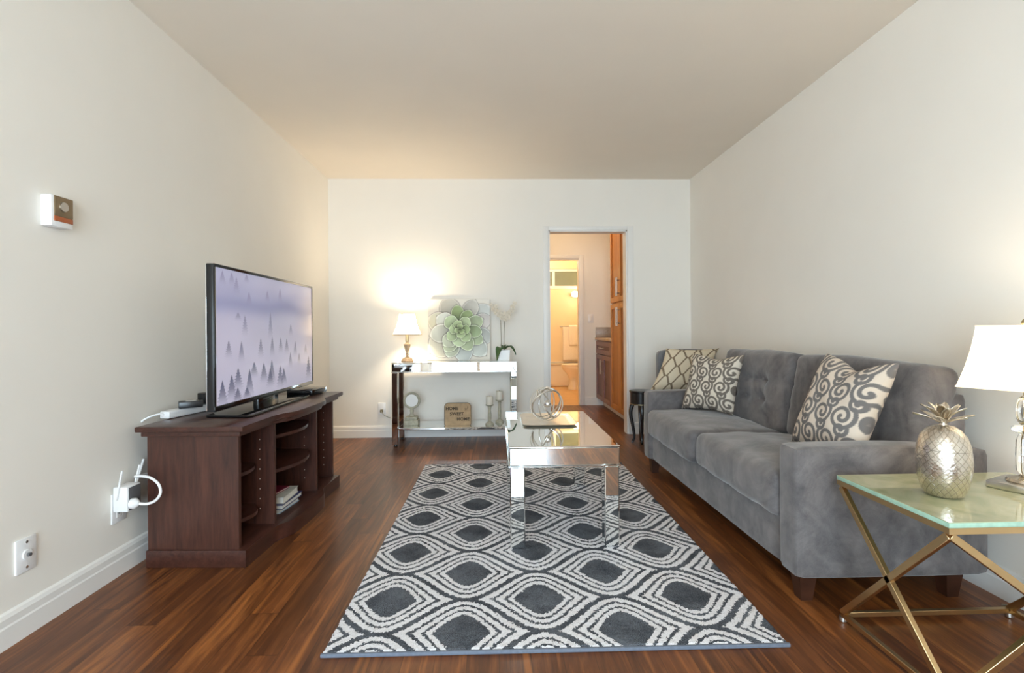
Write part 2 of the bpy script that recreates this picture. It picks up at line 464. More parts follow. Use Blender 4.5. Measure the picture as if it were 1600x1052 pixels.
# door casing
m = MB()
m.box(DX0-.055, DX0, YB-.014, YB+.0, 0, DZ+.04, .003); m.box(DX1, DX1+.06, YB-.014, YB, 0, DZ+.04, .003)
m.box(DX0, DX1, YB-.014, YB, DZ, DZ+.04, .003)
struct(m.build('trim_1', M['white']))
m = MB(); m.box(DX0, DX0+.012, YB, YB+T, 0, DZ); m.box(DX1-.012, DX1, YB, YB+T, 0, DZ); m.box(DX0, DX1, YB, YB+T, DZ-.012, DZ)
struct(m.build('trim_2', M['white']))
# hall beyond
HB = 6.77
BX1, BZ = 1.102, 1.945
sbox('ceiling_hall', 'ceiling', (-.6, 2.2, YB+T, HB+T, H, H+.1))
sbox('wall_hall', 'wall', (BX1, 2.1, HB, HB+T, 0, H), (-.6, .36, HB, HB+T, 0, H), (.36, BX1, HB, HB+T, BZ, H))
sbox('wall_hall_left', 'wall', (-.6, -.5, YB+T, HB, 0, H))
sbox('wall_hall_right', 'wall', (1.98, 2.1, YB+T, HB, 0, H))
base_run('baseboard_hall', (BX1+.06, HB, 0), (1.402, HB, 0), (0, -1, 0))
m = MB(); m.box(BX1, BX1+.055, HB-.014, HB, 0, BZ+.05, .003); m.box(.31, .36, HB-.014, HB, 0, BZ+.05, .003); m.box(.36, BX1, HB-.014, HB, BZ, BZ+.05, .003)
m.box(BX1-.012, BX1, HB, HB+T, 0, BZ); m.box(.36, .372, HB, HB+T, 0, BZ); m.box(.372, BX1-.012, HB, HB+T, BZ-.012, BZ)
struct(m.build('trim_3', M['white']))
# bathroom
BY = 9.75; BXR = 1.62
sbox('floor_bathroom', 'tile', (-.1, BXR+T, HB, BY+T, -.1, 0))
sbox('ceiling_bathroom', 'bathwall', (-.1, BXR+T, HB+T, BY+T, H, H+.1))
sbox('wall_bathroom_left', 'bathwall', (-.1, 0, HB+T, BY, 0, H))
sbox('wall_bathroom_right', 'bathwall', (BXR, BXR+T, HB+T, BY, 0, H))
sbox('wall_bathroom_back', 'bathwall', (-.1, BXR+T, BY, BY+T, 0, H))

# ------------------------------------------------------------------ bathroom things
t = thing('bathtub', 'cream bathtub along the far end of the bathroom', 'bathtub', (.0, 9.0, 0))
m = MB(); m.rbox(.80, .35, .2, .03, 6, c=(.805, .355, .2)); m.build('body', M['ceramic'], t)
m = MB(); m.box(.0, 1.61, -.012, .06, .385, .415, .01); m.build('rim', M['ceramic'], t)
t = thing('shower_screen', 'framed shower screen above the bathtub with frosted upper panes', 'shower screen', (0, 9.02, .42))
m = MB()
for z0, z1 in ((0, .02), (1.31, 1.36), (1.61, 1.66)): m.box(.01, 1.61, 0, .05, z0, z1, .003)
for x0, x1 in ((.01, .06), (.985, 1.03), (1.45, 1.49), (1.57, 1.61)): m.box(x0, x1, .001, .049, 1.36, 1.61)
m.box(.90, .93, .0, .04, .02, 1.31); m.build('frame', M['white'], t)
m = MB(); m.box(.06, .90, .015, .03, .02, 1.31); m.box(.93, 1.6, .015, .03, .02, 1.31); m.build('door_panel', M['bathwall'], t)
for x0, x1 in ((.06, .985), (1.03, 1.45), (1.49, 1.57)):
    MB().box(x0, x1, .018, .03, 1.36, 1.61).build('frosted_pane', M['frost'], t)
sbox('wall_bathroom_header', 'bathwall', (.0, BXR, 9.0, 9.07, 2.08, H))
t = thing('towel_bar', 'thin metal towel bar fixed to the shower screen', 'towel bar', (1.13, 8.95, 1.06))
MB().tube([(0, 0, 0), (.42, 0, 0)], .008).build('rail', M['nickel'], t)
m = MB(); m.tube([(0, 0, 0), (0, .075, 0)], .012); m.build('bracket', M['nickel'], t)
m = MB(); m.tube([(.42, 0, 0), (.42, .075, 0)], .012); m.build('bracket', M['nickel'], t)
def hang(w, ln, c, ofs, name, label):
    m = MB()
    def f(u, v):
        s = v*2-1
        x = (u-.5)*w+.004*math.sin(u*17)
        a = abs(s); z = -a*ln
        y = math.copysign(.012+.004*math.sin(u*11+1)*a+ofs, s) if a > .04 else s/.04*(.012+ofs)
        return (c[0]+x, c[1]-y, c[2]+(.011+ofs)+z if a > .04 else c[2]+.011+ofs-.04*ln*a/.04)
    m.surf(f, 16, 30)
    o = m.build(name, M['towel']); sd = o.modifiers.new('s', 'SOLIDIFY'); sd.thickness = .006
    return tag(o, label, 'towel')
hang(.30, .62, (1.305, 8.95, 1.06), 0, 'bath_towel', 'large white bath towel hanging on the bathroom towel bar')
hang(.15, .36, (1.34, 8.95, 1.06), .014, 'hand_towel', 'small white hand towel layered over the larger bath towel')
t = thing('toilet', 'white toilet seen through the open bathroom doorway', 'toilet', (1.30, 8.55, 0))
m = MB(); pr = [(.10, 0), (.105, .03), (.085, .10), (.08, .18), (.12, .27), (.175, .34), (.19, .385), (.185, .40)]
m.lathe(pr, (0, 0, 0), 28, sx=1.15, sy=.95); m.build('bowl', M['ceramic'], t)
MB().lathe([(.19, .40), (.195, .41), (.195, .425), (.185, .432)], (0, 0, 0), 28, sx=1.15, sy=.95).build('seat_lid', M['ceramic'], t)
MB().rbox(.085, .19, .18, .025, 6, c=(.275, 0, .60)).build('tank', M['ceramic'], t)
m = MB(); m.box(.19, .36, -.2, .2, .78, .815, .01); m.build('tank_lid', M['ceramic'], t)
m = MB(); m.box(.12, .34, -.12, .12, .2, .42, .02); m.build('mount', M['ceramic'], t)
t = thing('wall_light', 'glowing white glass light on the bathroom wall above the towel', 'light', (1.40, 8.86, 1.62))
MB().box(-.1, .1, .05, .155, -.03, .03, .008).build('backplate', M['nickel'], t)
MB().rbox(.095, .045, .045, .03, 6).build('glass_shade', M['bulb'], t)

# ------------------------------------------------------------------ kitchen units in the hall
CX = 1.33; CE = 5.87
def shaker(parent, y0, y1, z0, z1, mat, mat_in, name, hy, hz0, hz1, horiz=False):
    fw = .055
    d = MB(); y0 += .003; y1 -= .003; z0 += .003; z1 -= .003
    for b in ((y0, y0+fw, z0, z1), (y1-fw, y1, z0, z1), (y0+fw, y1-fw, z0, z0+fw), (y0+fw, y1-fw, z1-fw, z1)):
        d.box(-.02, 0, b[0], b[1], b[2], b[3], .002, 1)
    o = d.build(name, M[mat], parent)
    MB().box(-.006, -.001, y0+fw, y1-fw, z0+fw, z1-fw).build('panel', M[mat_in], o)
    h = MB()
    if horiz: a, b = (-.05, hz0, hy), (-.05, hz1, hy)
    else: a, b = (-.05, hy, hz0), (-.05, hy, hz1)
    h.tube([a, b], .0045)
    for p in (a, b):
        q = Vector(p)*.85+Vector(b if p is a else a)*.15
        h.tube([q, (-.019, q.y, q.z)], .005)
    h.build('handle', M['nickel'], o)
    return o
t = thing('pantry_cabinet', 'tall amber wood pantry cabinet just inside the doorway', 'cabinet', (CX, 0, 0))
m = MB(); m.box(.001, .62, 5.02, CE, .09, H-.02); m.build('body', M['maple'], t)
m = MB(); m.box(.075, .6, 5.02, CE, 0, .09); m.build('toe_kick', M['white'], t)
for (a, b, hy) in ((5.45, CE, 5.48), (5.03, 5.45, 5.42)):
    shaker(t, a, b, .10, 1.285, 'maple', 'maple_in', 'door', hy, 1.04, 1.24)
    shaker(t, a, b, 1.30, 2.40, 'maple', 'maple_in', 'door', hy, 1.36, 1.56)
t = thing('base_cabinet', 'low plum brown kitchen cabinet beyond the tall amber pantry', 'cabinet', (CX, 0, 0))
m = MB(); m.box(.001, .62, CE+.002, HB-.002, .09, .86); m.build('body', M['darkcab'], t)
m = MB(); m.box(.075, .6, CE+.002, HB-.02, 0, .09); m.build('toe_kick', M['white'], t)
mid = (CE+HB)/2
shaker(t, CE+.005, HB-.02, .69, .855, 'darkcab', 'darkcab_in', 'drawer', .77, mid-.13, mid+.13, True)
shaker(t, CE+.005, mid, .10, .685, 'darkcab', 'darkcab_in', 'door', mid-.03, .45, .63)
shaker(t, mid, HB-.02, .10, .685, 'darkcab', 'darkcab_in', 'door', mid+.03, .45, .63)
t = thing('countertop', 'speckled tan countertop slab over the plum brown cabinet', 'countertop', (CX, 0, .862))
m = MB(); m.box(-.03, .64, CE+.004, HB-.002, 0, .035, .006); m.build('slab', M['counter'], t)
m = MB(); m.box(-.02, .64, HB-.022, HB-.001, .036, .17, .003); m.build('backsplash', M['splash'], t)
t = thing('light_switch', 'white light switch plate on the hall wall beside the bathroom doorway', 'switch', (1.248, HB, 1.15))
MB().box(-.036, .036, -.007, -.0005, -.058, .058, .002).build('plate', M['plastic'], t)
MB().box(-.016, .016, -.011, -.006, -.034, .034, .002).build('rocker', M['white'], t)

# ------------------------------------------------------------------ left wall fittings
t = thing('thermostat', 'small boxy thermostat with bronze cover high on the left wall', 'thermostat', (XL, 1.885, 1.447))
MB().box(.0, .038, -.046, .046, -.055, .055, .003).build('case', M['plastic'], t)
MB().box(.037, .041, -.036, .043, -.018, .053, .001).build('cover_plate', M['bronze'], t)
MB().box(.037, .041, -.036, .043, -.036, -.0185, .001).build('scale_strip', M['copper'], t)
m = MB(); m.tube([(.040, .0, .018), (.047, .0, .018)], .017, 20); m.build('dial', M['nickel'], t)
t = thing('cable_jack', 'white wall plate with a single round cable jack low on the left wall', 'wall plate', (XL, 1.770, .27))
MB().box(.0, .008, -.038, .038, -.057, .057, .003).build('plate', M['plastic'], t)
m = MB(); m.tube([(.007, 0, 0), (.013, 0, 0)], .017, 18); m.build('jack_ring', M['plastic'], t)
m = MB(); m.tube([(.012, 0, 0), (.022, 0, 0)], .006, 12); m.build('jack', M['grey_face'], t)
for z in (.042, -.042): MB().tube([(.007, 0, z), (.010, 0, z)], .0045, 10).build('screw', M['nickel'], t)
t = thing('power_outlet', 'white double power outlet on the left wall beside the media stand', 'outlet', (XL, 2.192, .283))
MB().box(.0005, .007, -.042, .042, -.062, .062, .003).build('plate', M['plastic'], t)
for z in (.024, -.024):
    o = MB().box(.006, .009, -.017, .017, z-.017, z+.017, .003).build('socket', M['white'], t)
    m = MB()
    for y in (-.006, .006): m.box(.0088, .0098, y-.0012, y+.0012, z-.003, z+.007)
    m.build('slot', M['black'], o)
t = thing('wifi_extender', 'white wireless extender with upright antennas plugged into the left wall outlet', 'wifi extender', (XL+.012, 2.187, .325))
MB().box(0, .06, -.04, .04, -.052, .052, .006).build('case', M['plastic'], t)
MB().box(.0595, .062, -.033, .035, -.047, .047, .002).build('face', M['grey_face'], t)
for y, ln, tilt in ((-.046, .12, .1), (.046, .12, .25)):
    MB().bar((.02, y, -.0), (.02+.02, y+tilt*ln*.5, ln), .010, .007, bev=.002).build('antenna', M['plastic'], t)
m = MB(); m.bar((.006, .085, .02), (.004, .140, .125), .010, .007, bev=.002); m.bar((.006, .038, .02), (.006, .086, .024), .008, .006); m.build('antenna', M['plastic'], t)
t = thing('extension_cable', 'thick white power cord looping from the extender behind the media stand', 'cord', (XL, 0, 0))
m = MB(); m.lathe([(.005, -.001), (.021, 0), (.022, .014), (.016, .022), (.008, .03)], (0, 0, 0), 20)
o = m.build('plug', M['plastic'], t); o.location = (.076, 2.165, .305); o.rotation_euler = (0, PI/2, .0)
pts = []
P0 = [(.105, 2.167, .303), (.135, 2.172, .300), (.165, 2.178, .312), (.180, 2.185, .340), (.168, 2.192, .375), (.13, 2.20, .40), (.085, 2.21, .405), (.05, 2.225, .40), (.035, 2.27, .39), (.03, 2.35, .38)]
P0 = [Vector(p) for p in P0]
def catmull(P, n=8):
    out = []
    for i in range(len(P)-1):
        a, b, c, d = P[max(i-1, 0)], P[i], P[i+1], P[min(i+2, len(P)-1)]
        for k in range(n):
            u = k/n
            out.append(.5*((2*b)+(c-a)*u+(2*a-5*b+4*c-d)*u*u+(3*b-a-3*c+d)*u**3))
    out.append(P[-1]); return out
MB().tube(catmull(P0), .0055, 10).build('cable', M['plastic'], t)
t = thing('wall_outlet', 'white outlet with a plugged lamp cord on the back wall left of the console', 'outlet', (-1.089, YB, .268))
MB().box(-.036, .036, -.007, -.0005, -.058, .058, .002).build('plate', M['plastic'], t)
MB().box(-.013, .013, -.032, -.006, -.03, -.004, .004).build('plug', M['stem'], t)
MB().tube(catmull([Vector(p) for p in ((0, -.03, -.017), (.01, -.05, -.03), (.05, -.06, -.06), (.12, -.05, -.085), (.21, -.04, -.09), (.24, -.03, -.12))]), .003, 6).build('cable', M['stonewash'], t)

# ------------------------------------------------------------------ media stand (local: x to the room, y along the wall)
ST = thing('media_stand', 'dark cherry media stand with open shelves and bowed front under the television', 'tv stand', (-1.08, 2.225, 0), -.0435)
LEN = 1.135
def bow(y, amp=.055, a=.27, b=.85):
    if y < a or y > b: return 0
    u = (y-a)/(b-a)
    e = min(u, 1-u)/.16
    return amp*(3*min(e, 1)**2-2*min(e, 1)**3)*.72+amp*.28*math.sin(PI*u)
def bowpoly(x0, y0, y1, xf, n=44):
    return [(x0, y0)]+[(xf+bow(y0+(y1-y0)*i/n), y0+(y1-y0)*i/n) for i in range(n+1)]+[(x0, y1)]
MB().prism(bowpoly(-.445, -.045, LEN+.045, .012), .588, .612, bev=.005).build('top', M['cherry_y'], ST)
MB().prism(bowpoly(-.435, -.022, LEN+.022, -.012), .566, .588, bev=.003).build('top_moulding', M['cherry_y'], ST)
MB().prism(bowpoly(-.43, -.005, LEN+.005, .0), .0, .075, bev=.003).build('plinth', M['cherry_y'], ST)
MB().box(-.43, -.035, .008, .028, .075, .566).build('side_panel', M['cherry_z'], ST)
MB().box(-.43, -.035, LEN-.028, LEN-.008, .075, .566).build('side_panel', M['cherry_z'], ST)
MB().box(-.43, -.42, .028, LEN-.028, .075, .566).build('back_panel', M['cherry_z'], ST)
DV = ((.297, .315), (.812, .83))
for a, b in DV: MB().box(-.419, -.02, a, b, .075, .566).build('divider', M['cherry_z'], ST)
def curved_shelf(y0, y1, z, xe, dep, name='shelf'):
    n = 20
    poly = [(-.419, y0)]+[(xe+dep*math.sin(PI*i/n)**.8, y0+(y1-y0)*i/n) for i in range(n+1)]+[(-.419, y1)]
    return MB().prism(poly, z-.016, z, bev=.002).build(name, M['cherry_y'], ST)
curved_shelf(.3155, .8115, .492, -.075, .075); curved_shelf(.3155, .8115, .322, -.075, .085)
curved_shelf(.0285, .2965, .375, -.12, .05); curved_shelf(.0285, .2965, .175, -.12, .07)
for y in (.297, .812, LEN-.028):
    for k in range(8): MB().sphere((-.09, y-.0005, .15+.048*k), .0026, 6, 4).build('shelf_pin', M['nickel'], ST)

def st2w(x, y, z):
    c, s = math.cos(-.0435), math.sin(-.0435)
    return (-1.08+c*x-s*y, 2.225+s*x+c*y, z)
# books in the middle bay
def book(loc, rz, w, d, h, cov, label, pages='paper'):
    t = thing('book', label, 'book', loc, rz, 'books in the media stand')
    m = MB(); m.box(-w/2, w/2, -d/2, d/2, 0, .0025); m.box(-w/2, w/2, -d/2, d/2, h-.0025, h); m.box(-w/2, -w/2+.003, -d/2, d/2, .0025, h-.0025)
    m.build('cover', M[cov], t)
    MB().box(-w/2+.0031, w/2-.004, -d/2+.004, d/2-.004, .0026, h-.0026).build('pages', M[pages], t)
    return t
zb = .0755
for w, d, h, cov, dx, rz, label in (
    (.150, .215, .026, 'bluewhite', -.003, -.05, 'pale blue book at the bottom of the stack in the media stand'),
    (.165, .235, .022, 'navy', .006, .0, 'navy blue book second from the bottom of the stack in the media stand'),
    (.150, .20, .033, 'cover', .004, .06, 'thick pale grey book below the red one in the media stand'),
    (.125, .15, .010, 'red', -.03, -.12, 'thin dark red book on top of the stack in the media stand')):
    x, y, z = st2w(-.125+dx, .535, zb); book((x, y, z), -.0435+rz, w, d, h, cov, label); zb += h+.0005

# ------------------------------------------------------------------ television
TVL = 1.160; TVH = .632
TV = thing('television', 'large flat television showing misty violet fir trees on the media stand', 'television', (-1.2, 2.205, .612))
zb = .058
m = MB(); m.box(-.030, 0, 0, TVL, zb, zb+TVH, .003); m.build('back_shell', M['black'], TV)
b = MB(); bw = .013
b.box(-.0005, .004, 0, TVL, zb+TVH-bw, zb+TVH, .001); b.box(-.0005, .004, 0, TVL, zb, zb+.022, .001)
b.box(-.0005, .004, 0, bw, zb+.022, zb+TVH-bw, .001); b.box(-.0005, .004, TVL-bw, TVL, zb+.022, zb+TVH-bw, .001)
b.build('bezel', M['gloss_black'], TV)
MB().box(-.034, -.0305, .002, TVL-.002, zb+.004, zb+TVH-.004, .001).build('edge_trim', M['chrome'], TV)
# picture
def screen_img(w=330, h=186):
    U, V = np.meshgrid(np.linspace(0, 1, w), np.linspace(0, 1, h))
    img = np.zeros((h, w, 3))
    top = np.array([180, 180, 212]); mid = np.array([200, 195, 220]); bot = np.array([206, 202, 226])
    img[:] = top+(mid-top)*np.clip(V*2, 0, 1)[..., None]+(bot-mid)*np.clip(V*2-1, 0, 1)[..., None]
    r2 = np.random.default_rng(3)
    def cloud(sx, sy, seed):
        q = np.random.default_rng(seed); a = np.zeros_like(U)
        for k in range(9):
            a += np.sin(U*sx*(1+q.random()*2)+q.random()*7+2*np.sin(V*sy*q.random()))*np.sin(V*sy*(1+q.random())+q.random()*7)/(1+k*.3)
        return a/3
    # violet haze bank high in the picture
    hz = np.exp(-((V-.25-.05*cloud(5, 3, 1))/.075)**2)*.75+np.exp(-((V-.14)/.06)**2)*.25
    img += (np.array([146, 148, 190])-img)*np.clip(hz*1.3, 0, 1)[..., None]*.85
    img += 5*cloud(9, 8, 5)[..., None]
    warm = np.exp(-((U-1.0)/.16)**2)*np.exp(-((V-.35)/.3)**2)  # warm right side: partly picture tone, partly lamp reflection painted in
    img += (np.array([232, 214, 205])-img)*np.clip(warm, 0, 1)[..., None]*.6
    def tree(u, vt, vb, wd, dark, fog=1.0):
        tt = (V-vt)/(vb-vt)
        jag = .75+.35*np.abs(((tt*7) % 1)-.5)*2+.12*np.sin(tt*43+u*90)
        half = wd*np.clip(tt, 0, 1)**.85*jag
        a = np.clip((half-np.abs(U-u))/.004+.3, 0, 1)*(tt > 0)*np.clip((1.25-tt)*1.6, 0, 1)
        a = a*np.clip(.95-.7*fog*np.clip(tt, 0, 1.2), 0, 1)
        img[:] = img+(np.array(dark)-img)*a[..., None]
    def m_(x): 
        r = 1.48; q = (x-408)/527.; return q/(r-(r-1)*q)
    def ny(x, y):
        q = (x-408)/527.; tp = 110+118*q; bt = 860-125*q; return (y-tp)/(bt-tp)
    L0 = [(447, 130, 200), (497, 140, 205), (522, 165, 250), (577, 150, 195), (590, 245, 310), (690, 240, 300), (760, 225, 300)]
    for x, a, b_ in L0: tree(m_(x), ny(x, a), ny(x, b_), .028, (142, 138, 178))
    for x, a, b_ in [(567, 370, 470), (530, 355, 395), (706, 355, 490), (818, 420, 480)]: tree(m_(x), ny(x, a), ny(x, b_), .028, (134, 132, 166))
    for x, a, b_ in [(478, 505, 590), (547, 510, 610), (652, 495, 590), (715, 490, 585), (762, 495, 570), (795, 500, 575), (842, 515, 590), (815, 575, 650), (863, 580, 640), (900, 530, 590)]:
        tree(m_(x), ny(x, a), ny(x, b_), .029, (116, 114, 144))
    for x, a, b_ in [(443, 720, 850), (493, 690, 815), (528, 655, 760), (590, 660, 795), (615, 625, 700), (668, 630, 725), (712, 615, 730), (703, 660, 750), (758, 645, 755), (778, 662, 745), (915, 595, 715), (525, 760, 840), (575, 760, 820)]:
        tree(m_(x), ny(x, a), ny(x, b_), .041, (80, 82, 112))
    return lin(np.clip(img, 0, 255))
o = paint_grid('screen', TVL-2*bw, TVH-bw-.022, screen_img(), M['screen'], TV)
o.rotation_euler = (0, 0, PI/2); o.location = (.0015, TVL/2, zb+.022)
m = MB(); m.box(-.035, -.008, TVL/2-.16, TVL/2+.08, .008, zb+.03, .004); m.build('neck', M['gloss_black'], TV)
pl = [(-.15, .21), (.045, .19), (.062, .21), (.062, .93), (.045, .95), (-.15, .93)]
MB().prism(pl, .0005, .014, bev=.004).build('base', M['gloss_black'], TV)

t = thing('media_player', 'flat black media player on the far end of the media stand', 'media player', (-1.205, 3.285, .6125), -.10)
m = MB(); m.box(-.08, .08, -.105, .105, .004, .036, .003); m.build('case', M['gloss_black'], t)
m = MB(); m.box(-.06, .06, -.1, .1, 0, .004); m.build('foot_rail', M['black'], t)

t = thing('power_strip', 'white power strip lying behind the television on the media stand', 'power strip', (-1.50, 2.545, .6125), -.17)
MB().rbox(.026, .155, .018, .008, 8, c=(0, 0, .018)).build('case', M['plastic'], t)
for k in range(5): MB().box(-.012, .012, -.11+.055*k-.012, -.11+.055*k+.012, .0355, .0372, .001).build('socket', M['white'], t)
MB().tube(catmull([Vector(p) for p in ((0, -.15, .022), (-.008, -.175, .026), (-.025, -.20, .02), (-.045, -.22, .006), (-.066, -.225, -.02), (-.072, -.225, -.08), (-.074, -.225, -.25))]), .0045, 8).build('cord', M['plastic'], t)
t = thing('power_adapter', 'black power adapter lying across the white power strip', 'adapter', (-1.470, 2.50, .6505), .55)
MB().box(-.05, .05, -.03, .03, 0, .031, .004).build('case', M['black'], t)
MB().box(-.02, .022, -.015, .012, .0305, .0314).build('rating_label', M['plastic'], t)
t = thing('power_adapter', 'black plug adapter standing upright at the television end of the power strip', 'adapter', (-1.475, 2.62, .6505), -.2)
MB().box(-.022, .022, -.02, .02, 0, .055, .004).build('case', M['black'], t)
m = MB(); m.tube(catmull([Vector(p) for p in ((.02, 0, .01), (.04, -.01, .0), (.05, -.03, -.03))]), .0025, 6); m.build('cable', M['black'], t)

# ------------------------------------------------------------------ mirrored console
CN = thing('console_table', 'mirrored console table with a low shelf against the back wall', 'console table', (0, 0, 0))
cx0, cx1, cy0, cy1, cz = -.915, .173, 4.445, 4.80, .728
MB().box(cx0, cx1, cy0, cy1, cz-.008, cz, .003, 1).build('top', M['mirror'], CN)
m = MB(); m.box(cx0+.002, cx1-.002, cy0+.002, cy1-.002, .648, cz-.008, .004, 1); m.build('apron', M['mirror'], CN)
m = MB(); m.box(cx0, cx1, cy0-.001, cy0+.012, .642, .649, .001, 1); m.build('apron_trim', M['chrome'], CN)
for x in (cx0+.002, cx1-.056):
    for y in (cy0+.002, cy1-.056):
        MB().box(x, x+.054, y, y+.054, .016, .6415, .006, 1).build('leg', M['mirror'], CN)
        MB().lathe([(.012, 0), (.016, .003), (.014, .0155)], (x+.027, y+.027, 0), 14).build('foot', M['black'], CN)
m = MB(); m.box(cx0+.058, cx1-.058, cy0+.006, cy1-.006, .142, .164, .004, 1)
m.box(cx0+.01, cx0+.058, cy0+.058, cy1-.058, .144, .162); m.box(cx1-.058, cx1-.01, cy0+.058, cy1-.058, .144, .162); m.build('shelf', M['mirror'], CN)

# console lamp
t = thing('table_lamp', 'small lit lamp with a cream bell shade on the mirrored console', 'lamp', (-.806, 4.62, cz+.0005))
MB().lathe([(.052, 0), (.054, .006), (.047, .014), (.045, .024), (.03, .034), (.016, .040), (.012, .046), (.012, .055)], seg=28).build('base', M['lampbody'], t)
MB().lathe([(.012, .055), (.017, .060), (.012, .068), (.013, .08), (.019, .105), (.028, .138), (.031, .148), (.030, .155), (.020, .158), (.014, .165), (.012, .175)], seg=24).build('stem', M['lampbody'], t)
MB().lathe([(.014, .175), (.015, .18), (.013, .235), (.006, .24)], seg=16).build('socket', M['brass_trim'], t)
sh = MB(); sh.lathe([(.128, .24), (.118, .262), (.100, .30), (.085, .345), (.074, .39), (.068, .425)], seg=48, cap=False)
sh = sh.build('lamp_shade', M['shade'], t)
m = MB(); m.ring((0, 0, .24), .128, .004, seg=48, rs=6); m.ring((0, 0, .425), .068, .003, seg=36, rs=6)
for k in range(8):
    a = 2*PI*k/8+.3
    m.tube([(r*math.cos(a), r*math.sin(a), z) for r, z in ((.129, .24), (.119, .262), (.101, .30), (.086, .345), (.075, .39), (.069, .425))], .0018, 5)
m.build('shade_wire', M['brass_trim'], sh)
MB().sphere((0, 0, .285), .026, 16, 12).build('bulb', M['bulb'], t)

# succulent canvas print
def succ_img(n=250):
    X, Y = np.meshgrid(np.linspace(-1, 1, n), np.linspace(1, -1, n))
    cx, cy = .02, .0
    img = np.empty((n, n, 3)); img[:] = (222, 220, 212)
    g = (X*.5+Y*.6); img += (g*12)[..., None]
    q = np.random.default_rng(11)
    def leaf(ang, r0, r1, wd, base, rim, sh=.55, curve=0.):
        dx, dy = X-cx, Y-cy
        ca, sa = math.cos(ang), math.sin(ang)
        s = (dx*ca+dy*sa-r0)/(r1-r0); tt = -dx*sa+dy*ca
        tt = tt-curve*s*s*wd
        sc_ = np.clip(s, 0, 1)
        w = wd*(.35+.65*np.sin(np.clip(sc_, 0, 1)**.8*PI*.62))*np.clip(1-np.clip((sc_-.5)/.5, 0, 1)**2.4, 0, 1)**.75
        d = (w-np.abs(tt)); inside = (s > 0) & (s < 1) & (d > 0)
        edge = np.minimum(d/wd, (1-s)*1.2)
        k = np.clip(1.15-edge/.10, 0, 1)
        depth = np.clip(.1+1.25*sc_, 0, 1)-.22*(tt/(w+1e-6))*.6
        b = np.array(base)*(sh+(1-sh)*depth)[..., None]
        c = b+(np.array(rim)-b)*k[..., None]
        # soft shadow around
        sw = np.clip(1-np.abs(np.minimum(d, 0))/.05, 0, 1)*(s > .1)*(s < 1.04)*(~inside)
        img[:] = img*(1-.30*sw[..., None])
        img[inside] = np.clip(c, 0, 255)[inside]
    P_ = (200, 206, 200); PR = (232, 232, 228); G_ = (160, 176, 146); GR = (226, 236, 220); K_ = (140, 160, 116)
    D = math.radians
    for a, r0, r1, w, c, r, sh in (
        (115, .2, 1.15, .34, (178, 178, 170), (206, 202, 196), .75), (38, .3, 1.25, .30, (198, 204, 202), (226, 228, 228), .75), (62, .3, 1.1, .26, (188, 188, 182), (216, 214, 210), .7),
        (20, .3, 1.1, .26, (196, 194, 192), (224, 222, 222), .7), (160, .2, 1.1, .34, (186, 188, 172), (220, 216, 208), .7), (-18, .25, 1.1, .30, (176, 182, 180), (222, 226, 226), .7),
        (-45, .25, 1.2, .30, (184, 192, 188), (226, 230, 228), .72), (-80, .25, 1.1, .30, (180, 190, 190), (224, 230, 230), .7), (-140, .3, 1.2, .42, (190, 190, 178), (218, 216, 208), .75), (-112, .25, .98, .26, (174, 184, 168), (230, 236, 228), .7),
        (150, .15, .86, .30, P_, PR, .68), (192, .12, .98, .31, (188, 194, 186), PR, .7), (97, .15, .82, .22, K_, (206, 216, 190), .62), (-30, .12, .88, .24, G_, GR, .6), (-62, .12, .78, .24, G_, GR, .6),
        (-122, .12, .86, .25, (172, 184, 160), GR, .62), (228, .1, .74, .25, (176, 186, 170), GR, .62), (60, .12, .72, .22, K_, (214, 226, 198), .6), (24, .12, .84, .24, G_, GR, .6),
        (-8, .1, .74, .22, (146, 166, 130), GR, .55), (140, .08, .60, .24, (172, 192, 158), GR, .6), (-92, .06, .58, .24, (178, 198, 166), (232, 244, 228), .62), (-140, .05, .52, .19, (168, 188, 152), (230, 242, 224), .6),
        (-50, .05, .5, .19, (160, 182, 142), GR, .58), (52, .04, .48, .20, (170, 190, 154), (228, 240, 220), .58), (175, .03, .34, .17, (168, 190, 150), (226, 240, 216), .58), (112, .03, .32, .16, (164, 186, 146), (226, 238, 212), .58),
        (0, .03, .34, .16, (150, 174, 130), (222, 236, 206), .55), (-75, .02, .30, .15, (166, 188, 146), (228, 240, 216), .56), (80, .0, .19, .10, (156, 178, 134), (222, 234, 202), .55), (200, .0, .18, .09, (162, 184, 140), (224, 236, 206), .55), (-40, .0, .18, .09, (152, 176, 130), (220, 234, 202), .55)):
        leaf(D(a), r0, r1, w, [min(255, q+14) for q in c], [min(255, q+14) for q in r], sh-.12)
    return lin(np.clip(img, 0, 255))
cw, ch = .575, .575
t = thing('canvas_print', 'square canvas print of a pale green succulent rosette leaning on the back wall', 'picture', (-.352, 4.722, cz+.001), 0, rot=(-.16, 0, 0))
MB().box(-cw/2, cw/2, .0008, .034, 0, ch, .002).build('stretcher', M['wall'], t)
paint_grid('print', cw-.002, ch-.002, succ_img(), M['canvas'], t).location = (0, 0, .001)

